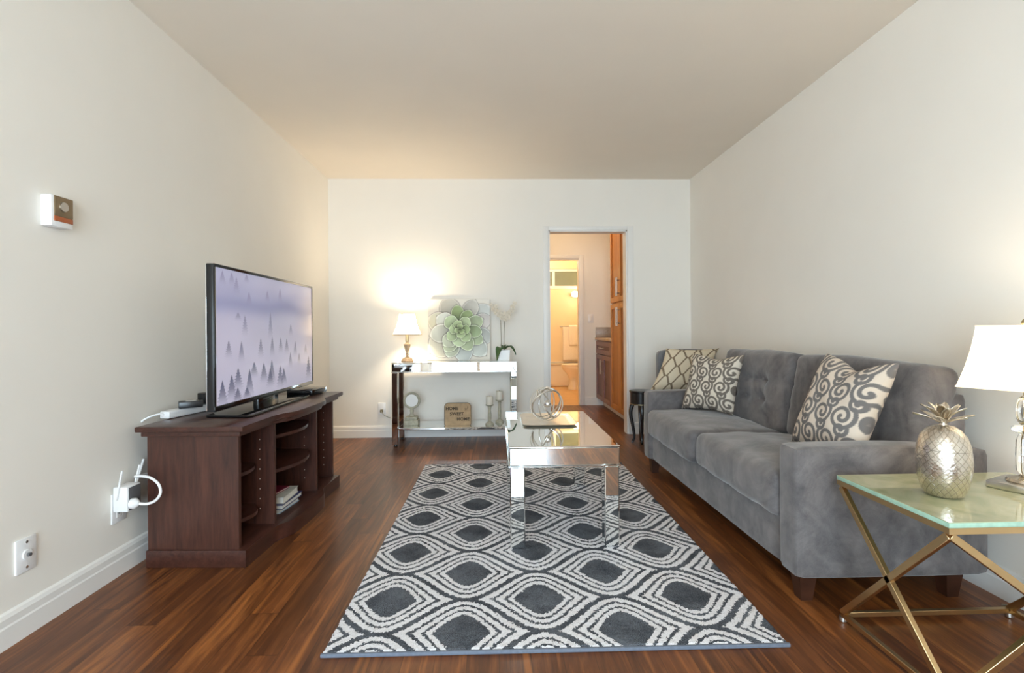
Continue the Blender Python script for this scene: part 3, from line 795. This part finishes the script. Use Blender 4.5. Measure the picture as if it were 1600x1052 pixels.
# orchid
t = thing('potted_orchid', 'white orchid with two stems in a square white pot on the console', 'plant', (.052, 4.63, cz+.0005))
m = MB(); m.lathe([(.082, 0), (.090, .095), (.084, .096), (.082, .085)], seg=4, rot=PI/4); m.build('pot', M['pot'], t)
m = MB(); m.lathe([(.079, .078), (.02, .084)], seg=4, rot=PI/4); m.build('soil', M['stem'], t)
def leafmesh(p0, dir_, ln, w, droop):
    m = MB(); d = Vector(dir_).normalized(); sd = d.cross(Vector((0, 0, 1))).normalized()
    def f(u, v):
        ww = w*math.sin(PI*min(.02+u*.96, 1))**.6*(1 if u < .6 else 1-.3*(u-.6)/.4)
        p = Vector(p0)+d*ln*u+Vector((0, 0, .05*math.sin(PI*u*.7)-droop*u*u))
        return p+sd*ww*(v-.5)+Vector((0, 0, .012*abs(v-.5)*2))
    m.surf(f, 14, 6); return m
for a in (((-.012, -.02, .10), (-.45, -1, 0), .10, .062, .14), ((.02, -.01, .10), (1, -.55, 0), .11, .055, .09), ((0, .02, .10), (.2, 1, 0), .08, .05, .05)):
    o = leafmesh(*a).build('leaf', M['leaf'], t); o.modifiers.new('s', 'SOLIDIFY').thickness = .003
S1 = [(-.015, 0, .085), (-.013, -.01, .20), (-.018, -.02, .36), (-.028, -.03, .43), (-.055, -.035, .475), (-.095, -.03, .50)]
S2 = [(.012, 0, .085), (.012, .0, .2), (.018, -.01, .34), (.03, -.02, .40), (.07, -.02, .455), (.105, -.02, .51)]
for S in (S1, S2): MB().tube(catmull([Vector(p) for p in S]), .0028, 7).build('stem', M['stem'], t)
def flower(c, r, rx, rz):
    m = MB(); R = Euler((rx, 0, rz)).to_matrix()
    for k in range(5):
        a = 2*PI*k/5+PI/2; wd = .62 if k in (1, 4) else .42
        def f(u, v):
            s = (v-.5)*2; w = r*wd*math.sin(PI*min(.06+.9*u, 1))**.7
            p = Vector((math.cos(a)*r*u-math.sin(a)*w*s, -.12*r*math.sin(PI*u)-.05*r*abs(s), math.sin(a)*r*u+math.cos(a)*w*s))
            return Vector(c)+R @ p
        m.surf(f, 6, 4)
    m.sphere(Vector(c)+R @ Vector((0, -.004, -.003)), r*.2, 8, 6)
    return m
FL = [(-.100, .497, .022), (-.082, .462, .027), (-.058, .486, .022), (-.055, .440, .030), (-.030, .418, .030), (-.012, .388, .027), (.018, .412, .030), (.045, .392, .030), (.055, .425, .027), (.082, .448, .027), (.090, .482, .024), (.108, .515, .020), (.025, .372, .024)]
for i, (x, z, r) in enumerate(FL):
    flower((x, -.045-.004*(i % 3), z), r, .15*math.sin(i*2.1), .5*math.sin(i*1.7)).build('flower', M['petal'], t)

# shelf ornaments
zs = .1645
t = thing('round_plaque', 'small round white plaque in a grey ring on a stepped pedestal on the lower shelf', 'ornament', (-.765, 4.60, zs))
m = MB(); m.box(-.062, .062, -.05, .05, 0, .045, .004); m.build('pedestal', M['stonewash'], t)
m = MB(); m.box(-.052, .052, -.042, .042, .045, .075, .006); m.build('step', M['stonewash'], t)
MB().lathe([(.02, .075), (.024, .082), (.014, .10), (.018, .125), (.012, .145)], seg=16).build('stem', M['stonewash'], t)
Rx = Matrix.Rotation(PI/2, 3, 'X')
MB().ring((0, 0, .215), .066, .011, Rx, 40, 10).build('ring_frame', M['stonewash'], t)
m = MB(); m.tube([(0, .003, .215), (0, -.003, .215)], .062, 40); m.build('disc', M['white'], t)

t = thing('wooden_sign', 'tan arched sign with a home sweet home motto in the middle of the lower shelf', 'sign', (-.352, 4.535, zs), 0, rot=(-.07, 0, 0))
def rrect(w, h, rt, rb, n=8):
    P = []
    for cx_, cz_, a0, r in ((w/2-rt, h-rt, 0, rt), (-w/2+rt, h-rt, PI/2, rt), (-w/2+rb, rb, PI, rb), (w/2-rb, rb, 1.5*PI, rb)):
        for k in range(n+1): P.append((cx_+r*math.cos(a0+PI/2*k/n), cz_+r*math.sin(a0+PI/2*k/n)))
    return P
MB().prism(rrect(.232, .195, .035, .012), .002, .024, 'y').build('board', M['signwood'], t)
rim = rrect(.232, .195, .035, .012)
MB().tube([(x, .006, z) for x, z in rim], .0042, 6, closed=True).build('rim', M['signrim'], t)
def text(body, x, z, size, parent, mat):
    c = bpy.data.curves.new('lettering', 'FONT'); c.body = body; c.size = size; c.align_x = 'CENTER'; c.extrude = .0006; c.offset = .0012; c.space_character = 1.08
    f = bpy.data.objects.new('lettering_curve', c); col.objects.link(f); bpy.context.view_layer.update()
    me = bpy.data.meshes.new_from_object(f.evaluated_get(bpy.context.evaluated_depsgraph_get())); bpy.data.objects.remove(f)
    o = bpy.data.objects.new('lettering', me); col.objects.link(o); o.parent = parent; me.materials.clear(); me.materials.append(M[mat])
    o.location = (x, .0008, z); o.rotation_euler = (PI/2, 0, 0); return o
text('HOME', -.050, .135, .038, t, 'ink'); text('SWEET', -.008, .088, .038, t, 'ink'); text('HOME', .048, .042, .038, t, 'ink')
m = MB(); m.tube(catmull([Vector((.062+.012*math.sin(k), -.0005, .150-.006*k)) for k in range(4)]), .0015, 5); m.tube(catmull([Vector((.085+.006*math.sin(k*1.4), -.0005, .165-.007*k)) for k in range(5)]), .0015, 5)
m.build('flourish', M['ink'], t)

def candlestick(loc, h, label, clabel, ch_):
    t = thing('candlestick', label, 'candlestick', loc, 0, 'candlesticks on the lower shelf')
    MB().lathe([(.038, 0), (.039, .01), (.030, .016), (.026, .024), (.014, .032)], seg=24).build('base', M['stonewash'], t)
    MB().lathe([(.014, .032), (.012, .04), (.015, .05), (.016, h*.45), (.012, h*.75), (.012, h-.03), (.018, h-.022), (.014, h-.014)], seg=20).build('stem', M['stonewash'], t)
    MB().lathe([(.014, h-.014), (.030, h-.009), (.036, h-.003), (.036, h), (.03, h)], seg=24).build('drip_pan', M['stonewash'], t)
    c = thing('pillar_candle', clabel, 'candle', (loc[0], loc[1], loc[2]+h+.0005), 0, 'pillar candles on the lower shelf')
    MB().lathe([(.029, 0), (.031, .003), (.031, ch_-.003), (.028, ch_), (.01, ch_-.004)], seg=24).build('wax', M['wax'], c)
    MB().tube([(0, 0, ch_-.004), (.001, 0, ch_+.008)], .0012, 5).build('wick', M['black'], c)
candlestick((-.070, 4.545, zs), .178, 'shorter turned grey candlestick nearest the front of the lower shelf', 'ivory pillar candle on the shorter grey candlestick', .074)
candlestick((.019, 4.655, zs), .205, 'taller turned grey candlestick at the right end of the lower shelf', 'ivory pillar candle on the taller grey candlestick', .080)

# ------------------------------------------------------------------ rug
RW, RL = 1.4585, 2.2254
ra = -.004
rug = thing('area_rug', 'grey and white shag rug with nested eye pattern under the coffee table', 'rug', (-.5469, 1.5835, 0), ra)
nx, ny_ = 260, 390
xs = np.linspace(0, RW, nx); ys = np.linspace(.008, RL-.008, ny_)
X, Y = np.meshgrid(xs, ys)
Z = .0125+rng.normal(0, .0011, X.shape)
X = X+rng.normal(0, .0012, X.shape); Y = Y+rng.normal(0, .0012, X.shape)
edge = np.zeros(X.shape, bool); edge[0], edge[-1], edge[:, 0], edge[:, -1] = True, True, True, True
Z[edge] = .002
V = np.stack([X, Y, Z], -1).reshape(-1, 3); idx = np.arange(nx*ny_).reshape(ny_, nx)
F = np.stack([idx[:-1, :-1], idx[:-1, 1:], idx[1:, 1:], idx[1:, :-1]], -1).reshape(-1, 4)
me = bpy.data.meshes.new('pile'); me.from_pydata(V.tolist(), [], F.tolist()); me.materials.append(M['rug']); me.shade_smooth()
o = bpy.data.objects.new('pile', me); col.objects.link(o); o.parent = rug
for a, b_ in ((0, .010), (RL-.010, RL)): MB().box(-.002, RW+.002, a, b_, .0003, .0125, .003).build('binding', M['rugedge'], rug)
MB().box(.001, RW-.001, .010, RL-.010, .0003, .003).build('backing', M['rugedge'], rug)

# ------------------------------------------------------------------ mirrored coffee table
CT = thing('coffee_table', 'mirrored coffee table with square legs standing on the patterned rug', 'coffee table', (.051, 2.322, .0135), .0)
tw, td, tz = .508, .992, .4665
MB().box(0, tw, 0, td, tz-.008, tz, .003, 1).build('top', M['mirror'], CT)
MB().box(.002, tw-.002, .002, td-.002, tz-.090, tz-.008, .004, 1).build('apron', M['mirror'], CT)
m = MB()
for (a, b_) in (((0, 0), (tw, 0)), ((tw, 0), (tw, td)), ((tw, td), (0, td)), ((0, td), (0, 0))): m.bar((a[0], a[1], tz-.092), (b_[0], b_[1], tz-.092), .006, .005)
m.build('apron_trim', M['mirror_edge'], CT)
for x in (.004, tw-.072):
    for y in (.004, td-.072):
        MB().box(x, x+.068, y, y+.068, 0.001, tz-.0945, .005, 1).build('leg', M['mirror'], CT)
        
# tray and orb
t = thing('serving_tray', 'pewter rectangular tray with flared rim on the coffee table', 'tray', (.290, 2.990, .4805))
def octr(w, d, c): return [(-w+c, -d), (w-c, -d), (w-c*.3, -d+c*.3), (w, -d+c), (w, d-c), (w-c*.3, d-c*.3), (w-c, d), (-w+c, d), (-w+c*.3, d-c*.3), (-w, d-c), (-w, -d+c), (-w+c*.3, -d+c*.3)]
m = MB(); levels = [(.115, .165, .03, 0), (.120, .170, .032, .0), (.150, .202, .04, .0085), (.153, .205, .041, .0098), (.148, .200, .040, .0098), (.122, .172, .033, .0035), (.112, .162, .03, .003)]
rings = [[m.bm.verts.new((x, y, z)) for x, y in octr(w, d, c)] for w, d, c, z in levels]
for a, b_ in zip(rings, rings[1:]):
    for i in range(12): m.bm.faces.new((a[i], a[(i+1) % 12], b_[(i+1) % 12], b_[i]))
m.bm.faces.new(rings[0][::-1]); m.bm.faces.new(rings[-1])
tag(t, t['label'], 'tray'); m.build('dish', M['tray'], t)
t = thing('orb_sculpture', 'silver wire orb with a small ball inside standing on the tray', 'ornament', (.283, 2.955, .4840))
R0 = .098
for i, (ax, an) in enumerate((((1, 0, 0), 1.35), ((1, .5, 0), 2.1), ((.3, 1, 0), 1.0), ((1, -.8, .2), 1.15), ((.2, 1, .5), 2.0))):
    MB().ring((0, 0, R0+.001), R0-.004-.0016*i, .0038, Matrix.Rotation(an, 3, Vector(ax)), 56, 8).build('hoop', M['nickel'], t)
MB().sphere((.006, 0, R0), .021, 24, 16).build('ball', M['chrome'], t)
MB().tube([(.006, 0, R0+.02), (.006, 0, R0*2-.014)], .0018, 6).build('rod', M['nickel'], t)

# ------------------------------------------------------------------ sofa
SF = thing('sofa', 'grey microsuede two seat sofa along the right wall', 'sofa', (0, 0, 0), 0)
sy0, sy1, sx0, sx1 = 1.815, 3.655, 1.075, 1.795
RZ = Matrix.Rotation(-.02, 4, 'Z')
def sm(o): return o
AT = .122
skew = lambda y: -.03*(y-sy0)/(sy1-sy0)          # front line drifts a little along its length
m = MB()
m.rbox((sx1-sx0)/2-.01, (sy1-sy0)/2-AT+.002, .095, .018, 10, c=((sx0+sx1)/2+.005, (sy0+sy1)/2, .195), fn=lambda p, u: p+Vector((skew(p.y+(sy0+sy1)/2)*.6, 0, 0)))
m.build('base_rail', M['suede'], SF)
def arm(y0, y1, dx):
    m = MB()
    def f(p, u):
        p = p.copy()
        if p.z > .1: p.z += -.012*max(0, u[0])          # falls slightly to the back
        return p
    m.rbox((sx1-sx0)/2, (y1-y0)/2, .2375, .022, 14, (.004, .006, .006), ((sx0+sx1)/2+dx/2, (y0+y1)/2, .3375), fn=f)
    return m.build('arm', M['suede'], SF)
arm(sy0, sy0+AT, 0); arm(sy1-AT, sy1, -.05)
MB().rbox(.045, (sy1-sy0)/2-.075, .30, .03, 12, c=(sx1-.05, (sy0+sy1)/2, .46)).build('back_frame', M['suede'], SF)
ymid = (sy0+sy1)/2
def wr(p, k, a=.004):
    return a*(math.sin(p.y*23+k)+math.sin(p.x*31+p.z*17+k*2)+.6*math.sin(p.y*47+p.x*20))
def seat(y0, y1, k, dx):
    m = MB()
    m.rbox(.275, (y1-y0)/2-.002, .088, .042, 22, (.012, .006, .026), (1.335+dx, (y0+y1)/2, .365), fn=lambda p, u: p+Vector((wr(p, k, .0015), 0, wr(p, k, .0018)-.012*max(0, u[0]))))
    return m.build('seat_cushion', M['suede'], SF)
seat(sy0+AT+.004, ymid-.001, 1, 0); seat(ymid+.001, sy1-AT-.004, 4, -.025)
def backc(y0, y1, k, dx):
    hy = (y1-y0)/2-.002; hz = .225
    tufts = [(yy, zz) for zz in (.055, -.06) for yy in (-.42*hy, 0, .42*hy)]
    def f(p, u):
        w = wr(p, k, .002)
        q = Vector(p)
        q.x += w; q.z += w*.5
        if u[0] < 0:
            for ty, tz_ in tufts:
                d2 = (p.y-ty)**2+(p.z-tz_)**2
                q.x += .030*math.exp(-d2/.0013)+.012*math.exp(-d2/.007)
            q.x += .006*math.exp(-((p.z-.055)/.012)**2)+.006*math.exp(-((p.z+.06)/.012)**2)
        if u[2] > .6: q.z += .004*math.sin(p.y*9+k)*abs(u[2])
        return q
    mat = Matrix.Translation((1.648+dx, (y0+y1)/2, .642)) @ Matrix.Rotation(.17, 4, 'Y')
    m = MB(); m.rbox(.078, hy, hz, .042, 30, (.032, .0, .008), fn=f, mat=mat)
    o = m.build('back_cushion', M['suede'], SF)
    for ty, tz_ in tufts:
        c = mat @ Vector((-.086, ty, tz_))
        MB().sphere(c, .009, 10, 8, (.5, 1, 1)).build('button', M['suede'], o)
    return o
backc(sy0+AT-.05, ymid-.002, 1, .012); backc(ymid+.002, sy1-AT+.005, 3, -.008)
for x, y in ((sx0+.065, sy0+.07), (sx1-.10, sy0+.07), (sx0+.03, sy1-.07), (sx1-.10, sy1-.07)):
    MB().lathe([(.030, 0), (.046, .099)], (x, y, 0), 4, rot=PI/4).build('leg', M['dark_leg'], SF)

# throw pillows
def scroll_field(U, V):
    """1 where the dark scroll line runs; U,V in pillow units 0..1"""
    n = 3.7
    pts = []
    for k in range(60):
        a = k/59; th = a*3.3*PI; r = .45*(1-a)**.75+.045
        pts.append((r*math.cos(th+2.4), r*math.sin(th+2.4)))
    pts2 = []
    for k in range(30):
        a = k/29; th = -a*2.4*PI; r = .25*(1-a)**.8+.03
        pts2.append((.58+r*math.cos(th+.6), .52+r*math.sin(th+.6)))
    y = V*n; row = np.floor(y)
    d = np.full(U.shape, 9.)
    for oy in (-1, 0, 1):
        Rr = row+oy; par = np.mod(Rr, 2); sg = 1-2*par
        xs = U*n+par*.5
        for ox in (-1, 0, 1):
            X_ = (xs-(np.floor(xs)+ox+.5))*sg; Y_ = y-(Rr+.5)
            for q in pts+pts2: d = np.minimum(d, (X_-q[0])**2+(Y_-q[1])**2)
    d = np.sqrt(d)
    return np.clip((.072-d)/.02+.5, 0, 1)
def trellis_field(U, V):
    n = 3.2
    x = U*n; y = V*n*.75
    hh = .5*np.cos(2*PI*x)
    a = y*2
    best = np.full(U.shape, 9.)
    for k in range(-2, 12):
        c = k+((-1)**k)*.5*np.cos(2*PI*x)
        sl = np.abs(.5*2*PI*np.sin(2*PI*x))
        best = np.minimum(best, np.abs(a-c)/np.sqrt(1+sl**2*.55))
    return np.clip((.075-best)/.03+.5, 0, 1)
def pillow(name, label, bl, br, tl, thick, fld, light, dark, group=None, n=170, chop=0.0):
    bl, br, tl = Vector(bl), Vector(br), Vector(tl)
    w = (br-bl).length; ax = (br-bl).normalized(); up = tl-bl; h = up.length; up.normalize(); nn = ax.cross(up).normalized()
    us = np.linspace(-1, 1, n); U, V = np.meshgrid(us, us)
    k = .10
    px = U*w/2*(1-k*(1-V**2)); pz = V*h/2*(1-k*(1-U**2))
    pz = pz-chop*np.exp(-((U-.12)/.42)**2)*np.clip((V+1)/2, 0, 1)**2
    t_ = thick/2*np.clip((1-U**4), 0, 1)**.55*np.clip((1-V**4), 0, 1)**.55*(1-.12*(U**2+V**2))
    wob = .003*np.sin(U*9+V*5)*np.clip(1-U**2, 0, 1)*np.clip(1-V**2, 0, 1)
    verts = []; faces = []; cols = []
    f = fld((U+1)/2, (V+1)/2)
    la, da = lin(light), lin(dark)
    cc = la+(da-la)*f[..., None]
    idx = np.arange(n*n).reshape(n, n)
    P1 = np.stack([px, -(t_+wob), pz], -1).reshape(-1, 3); P2 = np.stack([px, t_+wob*.5, pz], -1).reshape(-1, 3)
    V_ = np.concatenate([P1, P2])
    Fa = np.stack([idx[:-1, :-1], idx[:-1, 1:], idx[1:, 1:], idx[1:, :-1]], -1).reshape(-1, 4)
    Fb = Fa[:, ::-1]+n*n
    me = bpy.data.meshes.new(name); me.from_pydata(V_.tolist(), [], np.concatenate([Fa, Fb]).tolist())
    ca = me.color_attributes.new('paint', 'FLOAT_COLOR', 'POINT')
    C2 = np.concatenate([cc.reshape(-1, 3)]*2); ca.data.foreach_set('color', np.concatenate([C2, np.ones((2*n*n, 1))], 1).astype(np.float32).ravel())
    bm = bmesh.new(); bm.from_mesh(me); bmesh.ops.remove_doubles(bm, verts=bm.verts, dist=1e-5); bm.to_mesh(me); bm.free()
    me.materials.append(M['pillow']); me.shade_smooth()
    o = bpy.data.objects.new(name, me); col.objects.link(o)
    m4 = Matrix((ax, -nn, up)).transposed().to_4x4(); m4.translation = (bl+br)/2+up*h/2
    me.transform(Matrix.Translation(-bl) @ m4); o.location = bl
    return tag(o, label, 'pillow', group)
G = 'scroll patterned throw pillows'
pillow('throw_pillow', 'grey and cream scroll pillow leaning in the far corner of the sofa', (1.235, 3.40, .475), (1.445, 3.10, .475), (1.330, 3.44, .845), .16, scroll_field, (206, 196, 180), (108, 100, 92), G, chop=.02)
pillow('throw_pillow', 'grey and cream scroll pillow behind the near arm of the sofa', (1.36, 2.335, .485), (1.385, 1.945, .465), (1.50, 2.285, .895), .16, scroll_field, (206, 192, 176), (110, 106, 104), G, chop=.04)
pillow('throw_pillow', 'cream pillow with taupe trellis lines propped on the armchair', (1.205, 4.03, .505), (1.62, 3.97, .505), (1.385, 4.16, .845), .14, trellis_field, (208, 196, 172), (120, 104, 86))

# ------------------------------------------------------------------ armchair in the corner
t = thing('armchair', 'grey upholstered armchair in the far right corner behind the sofa', 'armchair', (0, 0, 0))
MB().rbox(.30, .255, .09, .035, 10, (0, 0, .02), (1.53, 4.02, .375)).build('seat', M['chairfab'], t)
def cb(p, u):
    q = Vector(p)
    q.y += -.05*abs(u[0])**2.5
    if u[2] > 0: q.z += -.016*u[2]*abs(u[0])**4
    return q
MB().rbox(.245, .05, .22, .035, 14, (0, .01, .005), (1.612, 4.40, .605), fn=cb).build('backrest', M['chairfab'], t)
MB().box(1.27, 1.83, 3.80, 4.28, .25, .285).build('seat_frame', M['ebony'], t)
for x in (1.29, 1.81):
    for y in (3.82, 4.26): MB().lathe([(.016, 0), (.024, .249)], (x, y, 0), 4, rot=PI/4).build('leg', M['ebony'], t)
# small round table
t = thing('side_table', 'small round black side table with curved legs beside the doorway', 'side table', (1.262, 4.47, 0))
MB().lathe([(.096, .447), (.100, .452), (.100, .462), (.095, .467)], seg=40).build('top', M['ebony'], t)
MB().lathe([(.088, .345), (.092, .35), (.092, .446)], seg=40).build('apron', M['ebony'], t)
MB().lathe([(.0925, .345), (.095, .345), (.095, .352), (.0925, .352)], seg=40, cap=False).build('bead', M['brass_trim'], t)
for k in range(4):
    a = PI/4+k*PI/2+.6
    pts = [(r*math.cos(a), r*math.sin(a), z) for r, z in ((.072, .345), (.086, .30), (.088, .25), (.076, .18), (.062, .10), (.060, .05), (.072, .018), (.082, .010))]
    MB().tube(catmull([Vector(p) for p in pts], 5), [.019-.010*min(1, i/30) for i in range(36)], 10).build('leg', M['ebony'], t)

# ------------------------------------------------------------------ end table (gold, crossed bars)
ET = thing('end_table', 'gold end table with crossed bars and pale green glass top', 'end table', (0, 0, 0))
ex0, ex1, ey0, ey1, ez = 1.176, 1.79, 1.302, 1.745, .502
MB().box(ex0, ex1, ey0, ey1, ez-.015, ez-.002, .001).build('glass_edge', M['glassedge'], ET)
MB().box(ex0+.001, ex1-.001, ey0+.001, ey1-.001, ez-.0019, ez).build('top', M['tabletop'], ET)
m = MB(); fw = .022
for a, b_ in (((ex0, ey0+fw/2), (ex1, ey0+fw/2)), ((ex0, ey1-fw/2), (ex1, ey1-fw/2))): m.bar((a[0], a[1], ez-.0235), (b_[0], b_[1], ez-.0235), fw, .0168)
for x in (ex0+fw/2, ex1-fw/2): m.bar((x, ey0+fw, ez-.0235), (x, ey1-fw, ez-.0235), fw, .0168)
m.build('top_frame', M['gold'], ET)
q = .011; zt, zl = ez-.038, .028
A = (ex0+q, ey0+q); B = (ex1-q, ey0+q); C = (ex1-q, ey1-q); D = (ex0+q, ey1-q)
for (p, r_) in ((A, D), (D, A), (A, B), (B, A), (B, C), (C, B)):
    MB().bar((p[0], p[1], zl), (r_[0], r_[1], zt), .016, .02, bev=.001).build('cross_bar', M['gold'], ET)
for (p, r_) in ((A, B), (B, C), (C, D), (D, A)):
    MB().bar((p[0], p[1], zl-.004), (r_[0], r_[1], zl-.004), .016, .016, bev=.001).build('bottom_rail', M['gold'], ET)
for p in (A, B, C, D): MB().lathe([(.010, 0), (.013, .003), (.012, .016)], (p[0], p[1], 0), 16).build('foot', M['nickel'], ET)

# pineapple jar
t = thing('pineapple_jar', 'embossed silver pineapple jar with a leafy lid on the gold end table', 'ornament', (1.352, 1.515, ez+.0005), .4)
R = .069
body = [(.036, 0), (.046, .004), (.056, .02), (.064, .05), (.0685, .085), (.069, .11), (.067, .135), (.0655, .142)]
lid = [(.0665, .143), (.066, .147), (.0635, .16), (.056, .182), (.043, .200), (.026, .211), (.011, .214)]
MB().lathe(body, seg=56).build('jar', M['pine'], t); LD = MB().lathe(lid, seg=56).build('lid', M['pine'], t)
MB().lathe([(.010, .212), (.008, .22), (.010, .235), (.006, .25)], seg=14).build('stalk', M['silver'], LD)
def pl_leaf(a, z, ln, w, tilt):
    m = MB()
    def f(u, v):
        s = (v-.5)*2; ww = w*math.sin(PI*min(.12+u*.86, 1))**.8
        r = .008+ln*u*math.cos(tilt-.25*u); zz = z+ln*u*math.sin(tilt)-.012*u*u
        return (r*math.cos(a)-ww*s*math.sin(a), r*math.sin(a)+ww*s*math.cos(a), zz+.004*abs(s))
    m.surf(f, 8, 4)
    o = m.build('leaf', M['silver'], LD); o.modifiers.new('s', 'SOLIDIFY').thickness = .0015
for k in range(6): pl_leaf(2*PI*k/6+.2, .220, .070, .011, .55)
for k in range(6): pl_leaf(2*PI*k/6+.7, .230, .062, .012, .95)
for k in range(4): pl_leaf(2*PI*k/4+.3, .240, .05, .012, 1.25)

# crystal lamp
LX, LY = 1.652, 1.555
t = thing('table_lamp', 'lit lamp with a flared square white shade and crystal stem on the gold end table', 'lamp', (LX, LY, ez+.0005), .42)
MB().box(-.072, .072, -.072, .072, 0, .022, .003).build('base', M['nickel'], t)
MB().lathe([(.045, .022), (.048, .026), (.044, .033), (.018, .040), (.012, .046)], seg=28).build('base_collar', M['silver'], t)
MB().lathe([(.014, .047), (.024, .06), (.026, .10), (.024, .15), (.016, .172)], seg=8).build('crystal_column', M['crystal'], t)
MB().sphere((0, 0, .188), .034, 24, 12, (1, 1, .42)).build('crystal_disc', M['crystal'], t)
MB().ring((0, 0, .247), .040, .009, Matrix.Rotation(PI/2, 3, 'X') @ Matrix.Identity(3), 32, 12).build('crystal_ring', M['crystal'], t)
MB().tube([(0, 0, .034), (0, 0, .36)], .0045, 10).build('rod', M['brass_trim'], t)
prof = [(.1255, .318), (.118, .345), (.108, .385), (.099, .43), (.092, .475), (.088, .512)]
m = MB(); seg = 40
def sq(r, n=10):
    P = []; c = r*.06
    for k in range(4):
        a = k*PI/2; ca, sa = math.cos(a), math.sin(a)
        for i in range(n):
            y = -r+2*r*i/n
            P.append((ca*r-sa*y, sa*r+ca*y))
    return P
rings = [[m.bm.verts.new((x, y, z)) for x, y in sq(r)] for r, z in prof]
for a, b_ in zip(rings, rings[1:]):
    for i in range(40): m.bm.faces.new((a[i], a[(i+1) % 40], b_[(i+1) % 40], b_[i]))
sh2 = m.build('lamp_shade', M['shade'], t)
m = MB()
for r, z in (prof[0], prof[-1]): m.tube([(x, y, z) for x, y in sq(r)], .0025, 5, closed=True)
m.build('shade_piping', M['shade'], sh2)
m = MB(); m.tube([(0, 0, .36), (0, 0, .515)], .003, 6); m.tube([(-.085, 0, .505), (.085, 0, .505)], .002, 5); m.build('harp', M['brass_trim'], t)
MB().lathe([(.004, .512), (.009, .52), (.006, .53), (.001, .535)], seg=12).build('finial', M['brass_trim'], t)
MB().sphere((0, 0, .41), .026, 16, 12).build('bulb', M['bulb'], t)
t = thing('lamp_cord', 'thin pale cord trailing down the wall behind the gold end table', 'cord', (0, 0, 0))
MB().tube(catmull([Vector(p) for p in ((1.845, 1.63, .42), (1.853, 1.66, .25), (1.850, 1.70, .14), (1.84, 1.72, .05), (1.82, 1.80, .006))]), .003, 6).build('cable', M['stonewash'], t)

# ------------------------------------------------------------------ settle sizes: each thing scaled about the floor point under the camera
KS = {'media_stand': .9932, 'book': .9932, 'television': .9932, 'media_player': .9932, 'power_strip': .9932, 'power_adapter': .9932,
      'coffee_table': .992, 'serving_tray': .992, 'orb_sculpture': .992, 'sofa': .992, 'throw_pillow': .992, 'armchair': .9985, 'side_table': .9985,
      'end_table': .9888, 'pineapple_jar': .9888, 'lamp_cord': .9888, 'thermostat': .990, 'cable_jack': .9895, 'power_outlet': .991, 'wifi_extender': .991, 'extension_cable': .991}
bpy.context.view_layer.update()
for o in list(col.objects):
    if o.parent or 'category' not in o: continue
    k = KS.get(o.name.split('.')[0])
    if o.name.startswith('table_lamp') and o.location.y < 3: k = .9888
    if o.name == 'throw_pillow.002': k = .9985
    if k is None: continue
    o.matrix_basis = Matrix.Scale(k, 4) @ o.matrix_basis
    if o.name in ('thermostat', 'cable_jack', 'power_outlet', 'extension_cable'): o.location.x = XL
    if o.name == 'wifi_extender': o.location.x = XL+.012

# ------------------------------------------------------------------ light
w = bpy.data.worlds.new('world'); sc.world = w; w.use_nodes = True
bg = w.node_tree.nodes['Background']; bg.inputs[0].default_value = (.68, .86, 1.0, 1); bg.inputs[1].default_value = 15.0
def area(name, loc, rot, sx, sy, e, c, portal=False):
    l = bpy.data.lights.new(name, 'AREA'); l.shape = 'RECTANGLE'; l.size = sx; l.size_y = sy; l.energy = e; l.color = c
    if portal: l.cycles.is_portal = True
    o = bpy.data.objects.new(name, l); col.objects.link(o); o.location = loc; o.rotation_euler = rot; return o
def point(name, loc, e, c, r=.03):
    l = bpy.data.lights.new(name, 'POINT'); l.energy = e; l.color = c; l.shadow_soft_size = r
    o = bpy.data.objects.new(name, l); col.objects.link(o); o.location = loc; return o
area('daylight_portal', ((WX0+WX1)/2, YF-.02, WZ/2), (PI/2, 0, 0), WX1-WX0, WZ, 1, (1, 1, 1), True)
WARM = (1.0, .80, .55)
point('console_lamp_bulb', (-.806, 4.62, cz+.385), 26, WARM, .035)
point('crystal_lamp_bulb', (LX*.9888, LY*.9888, (ez+.44)*.9888), 8, (1, .84, .64), .03)
point('added_warm_fill', (.25, -1.05, 1.75), 17, (1, .80, .58), .14)  # unseen fill added behind the camera to lift the left wall and ceiling
point('hall_light', (.75, 5.9, 2.3), 16, (1, .76, .48), .1)
point('bathroom_light', (.75, 8.2, 2.25), 34, (1, .82, .58), .1)

vs = sc.view_settings; vs.view_transform = 'Standard'; vs.look = 'None'; vs.gamma = 1; vs.use_curve_mapping = False; vs.exposure = -0.06
sc.display_settings.display_device = 'sRGB'
sc.cycles.use_denoising = True
sc.cycles.max_bounces = 12; sc.cycles.diffuse_bounces = 8; sc.cycles.glossy_bounces = 6; sc.cycles.transmission_bounces = 8
sc.cycles.sample_clamp_indirect = 8
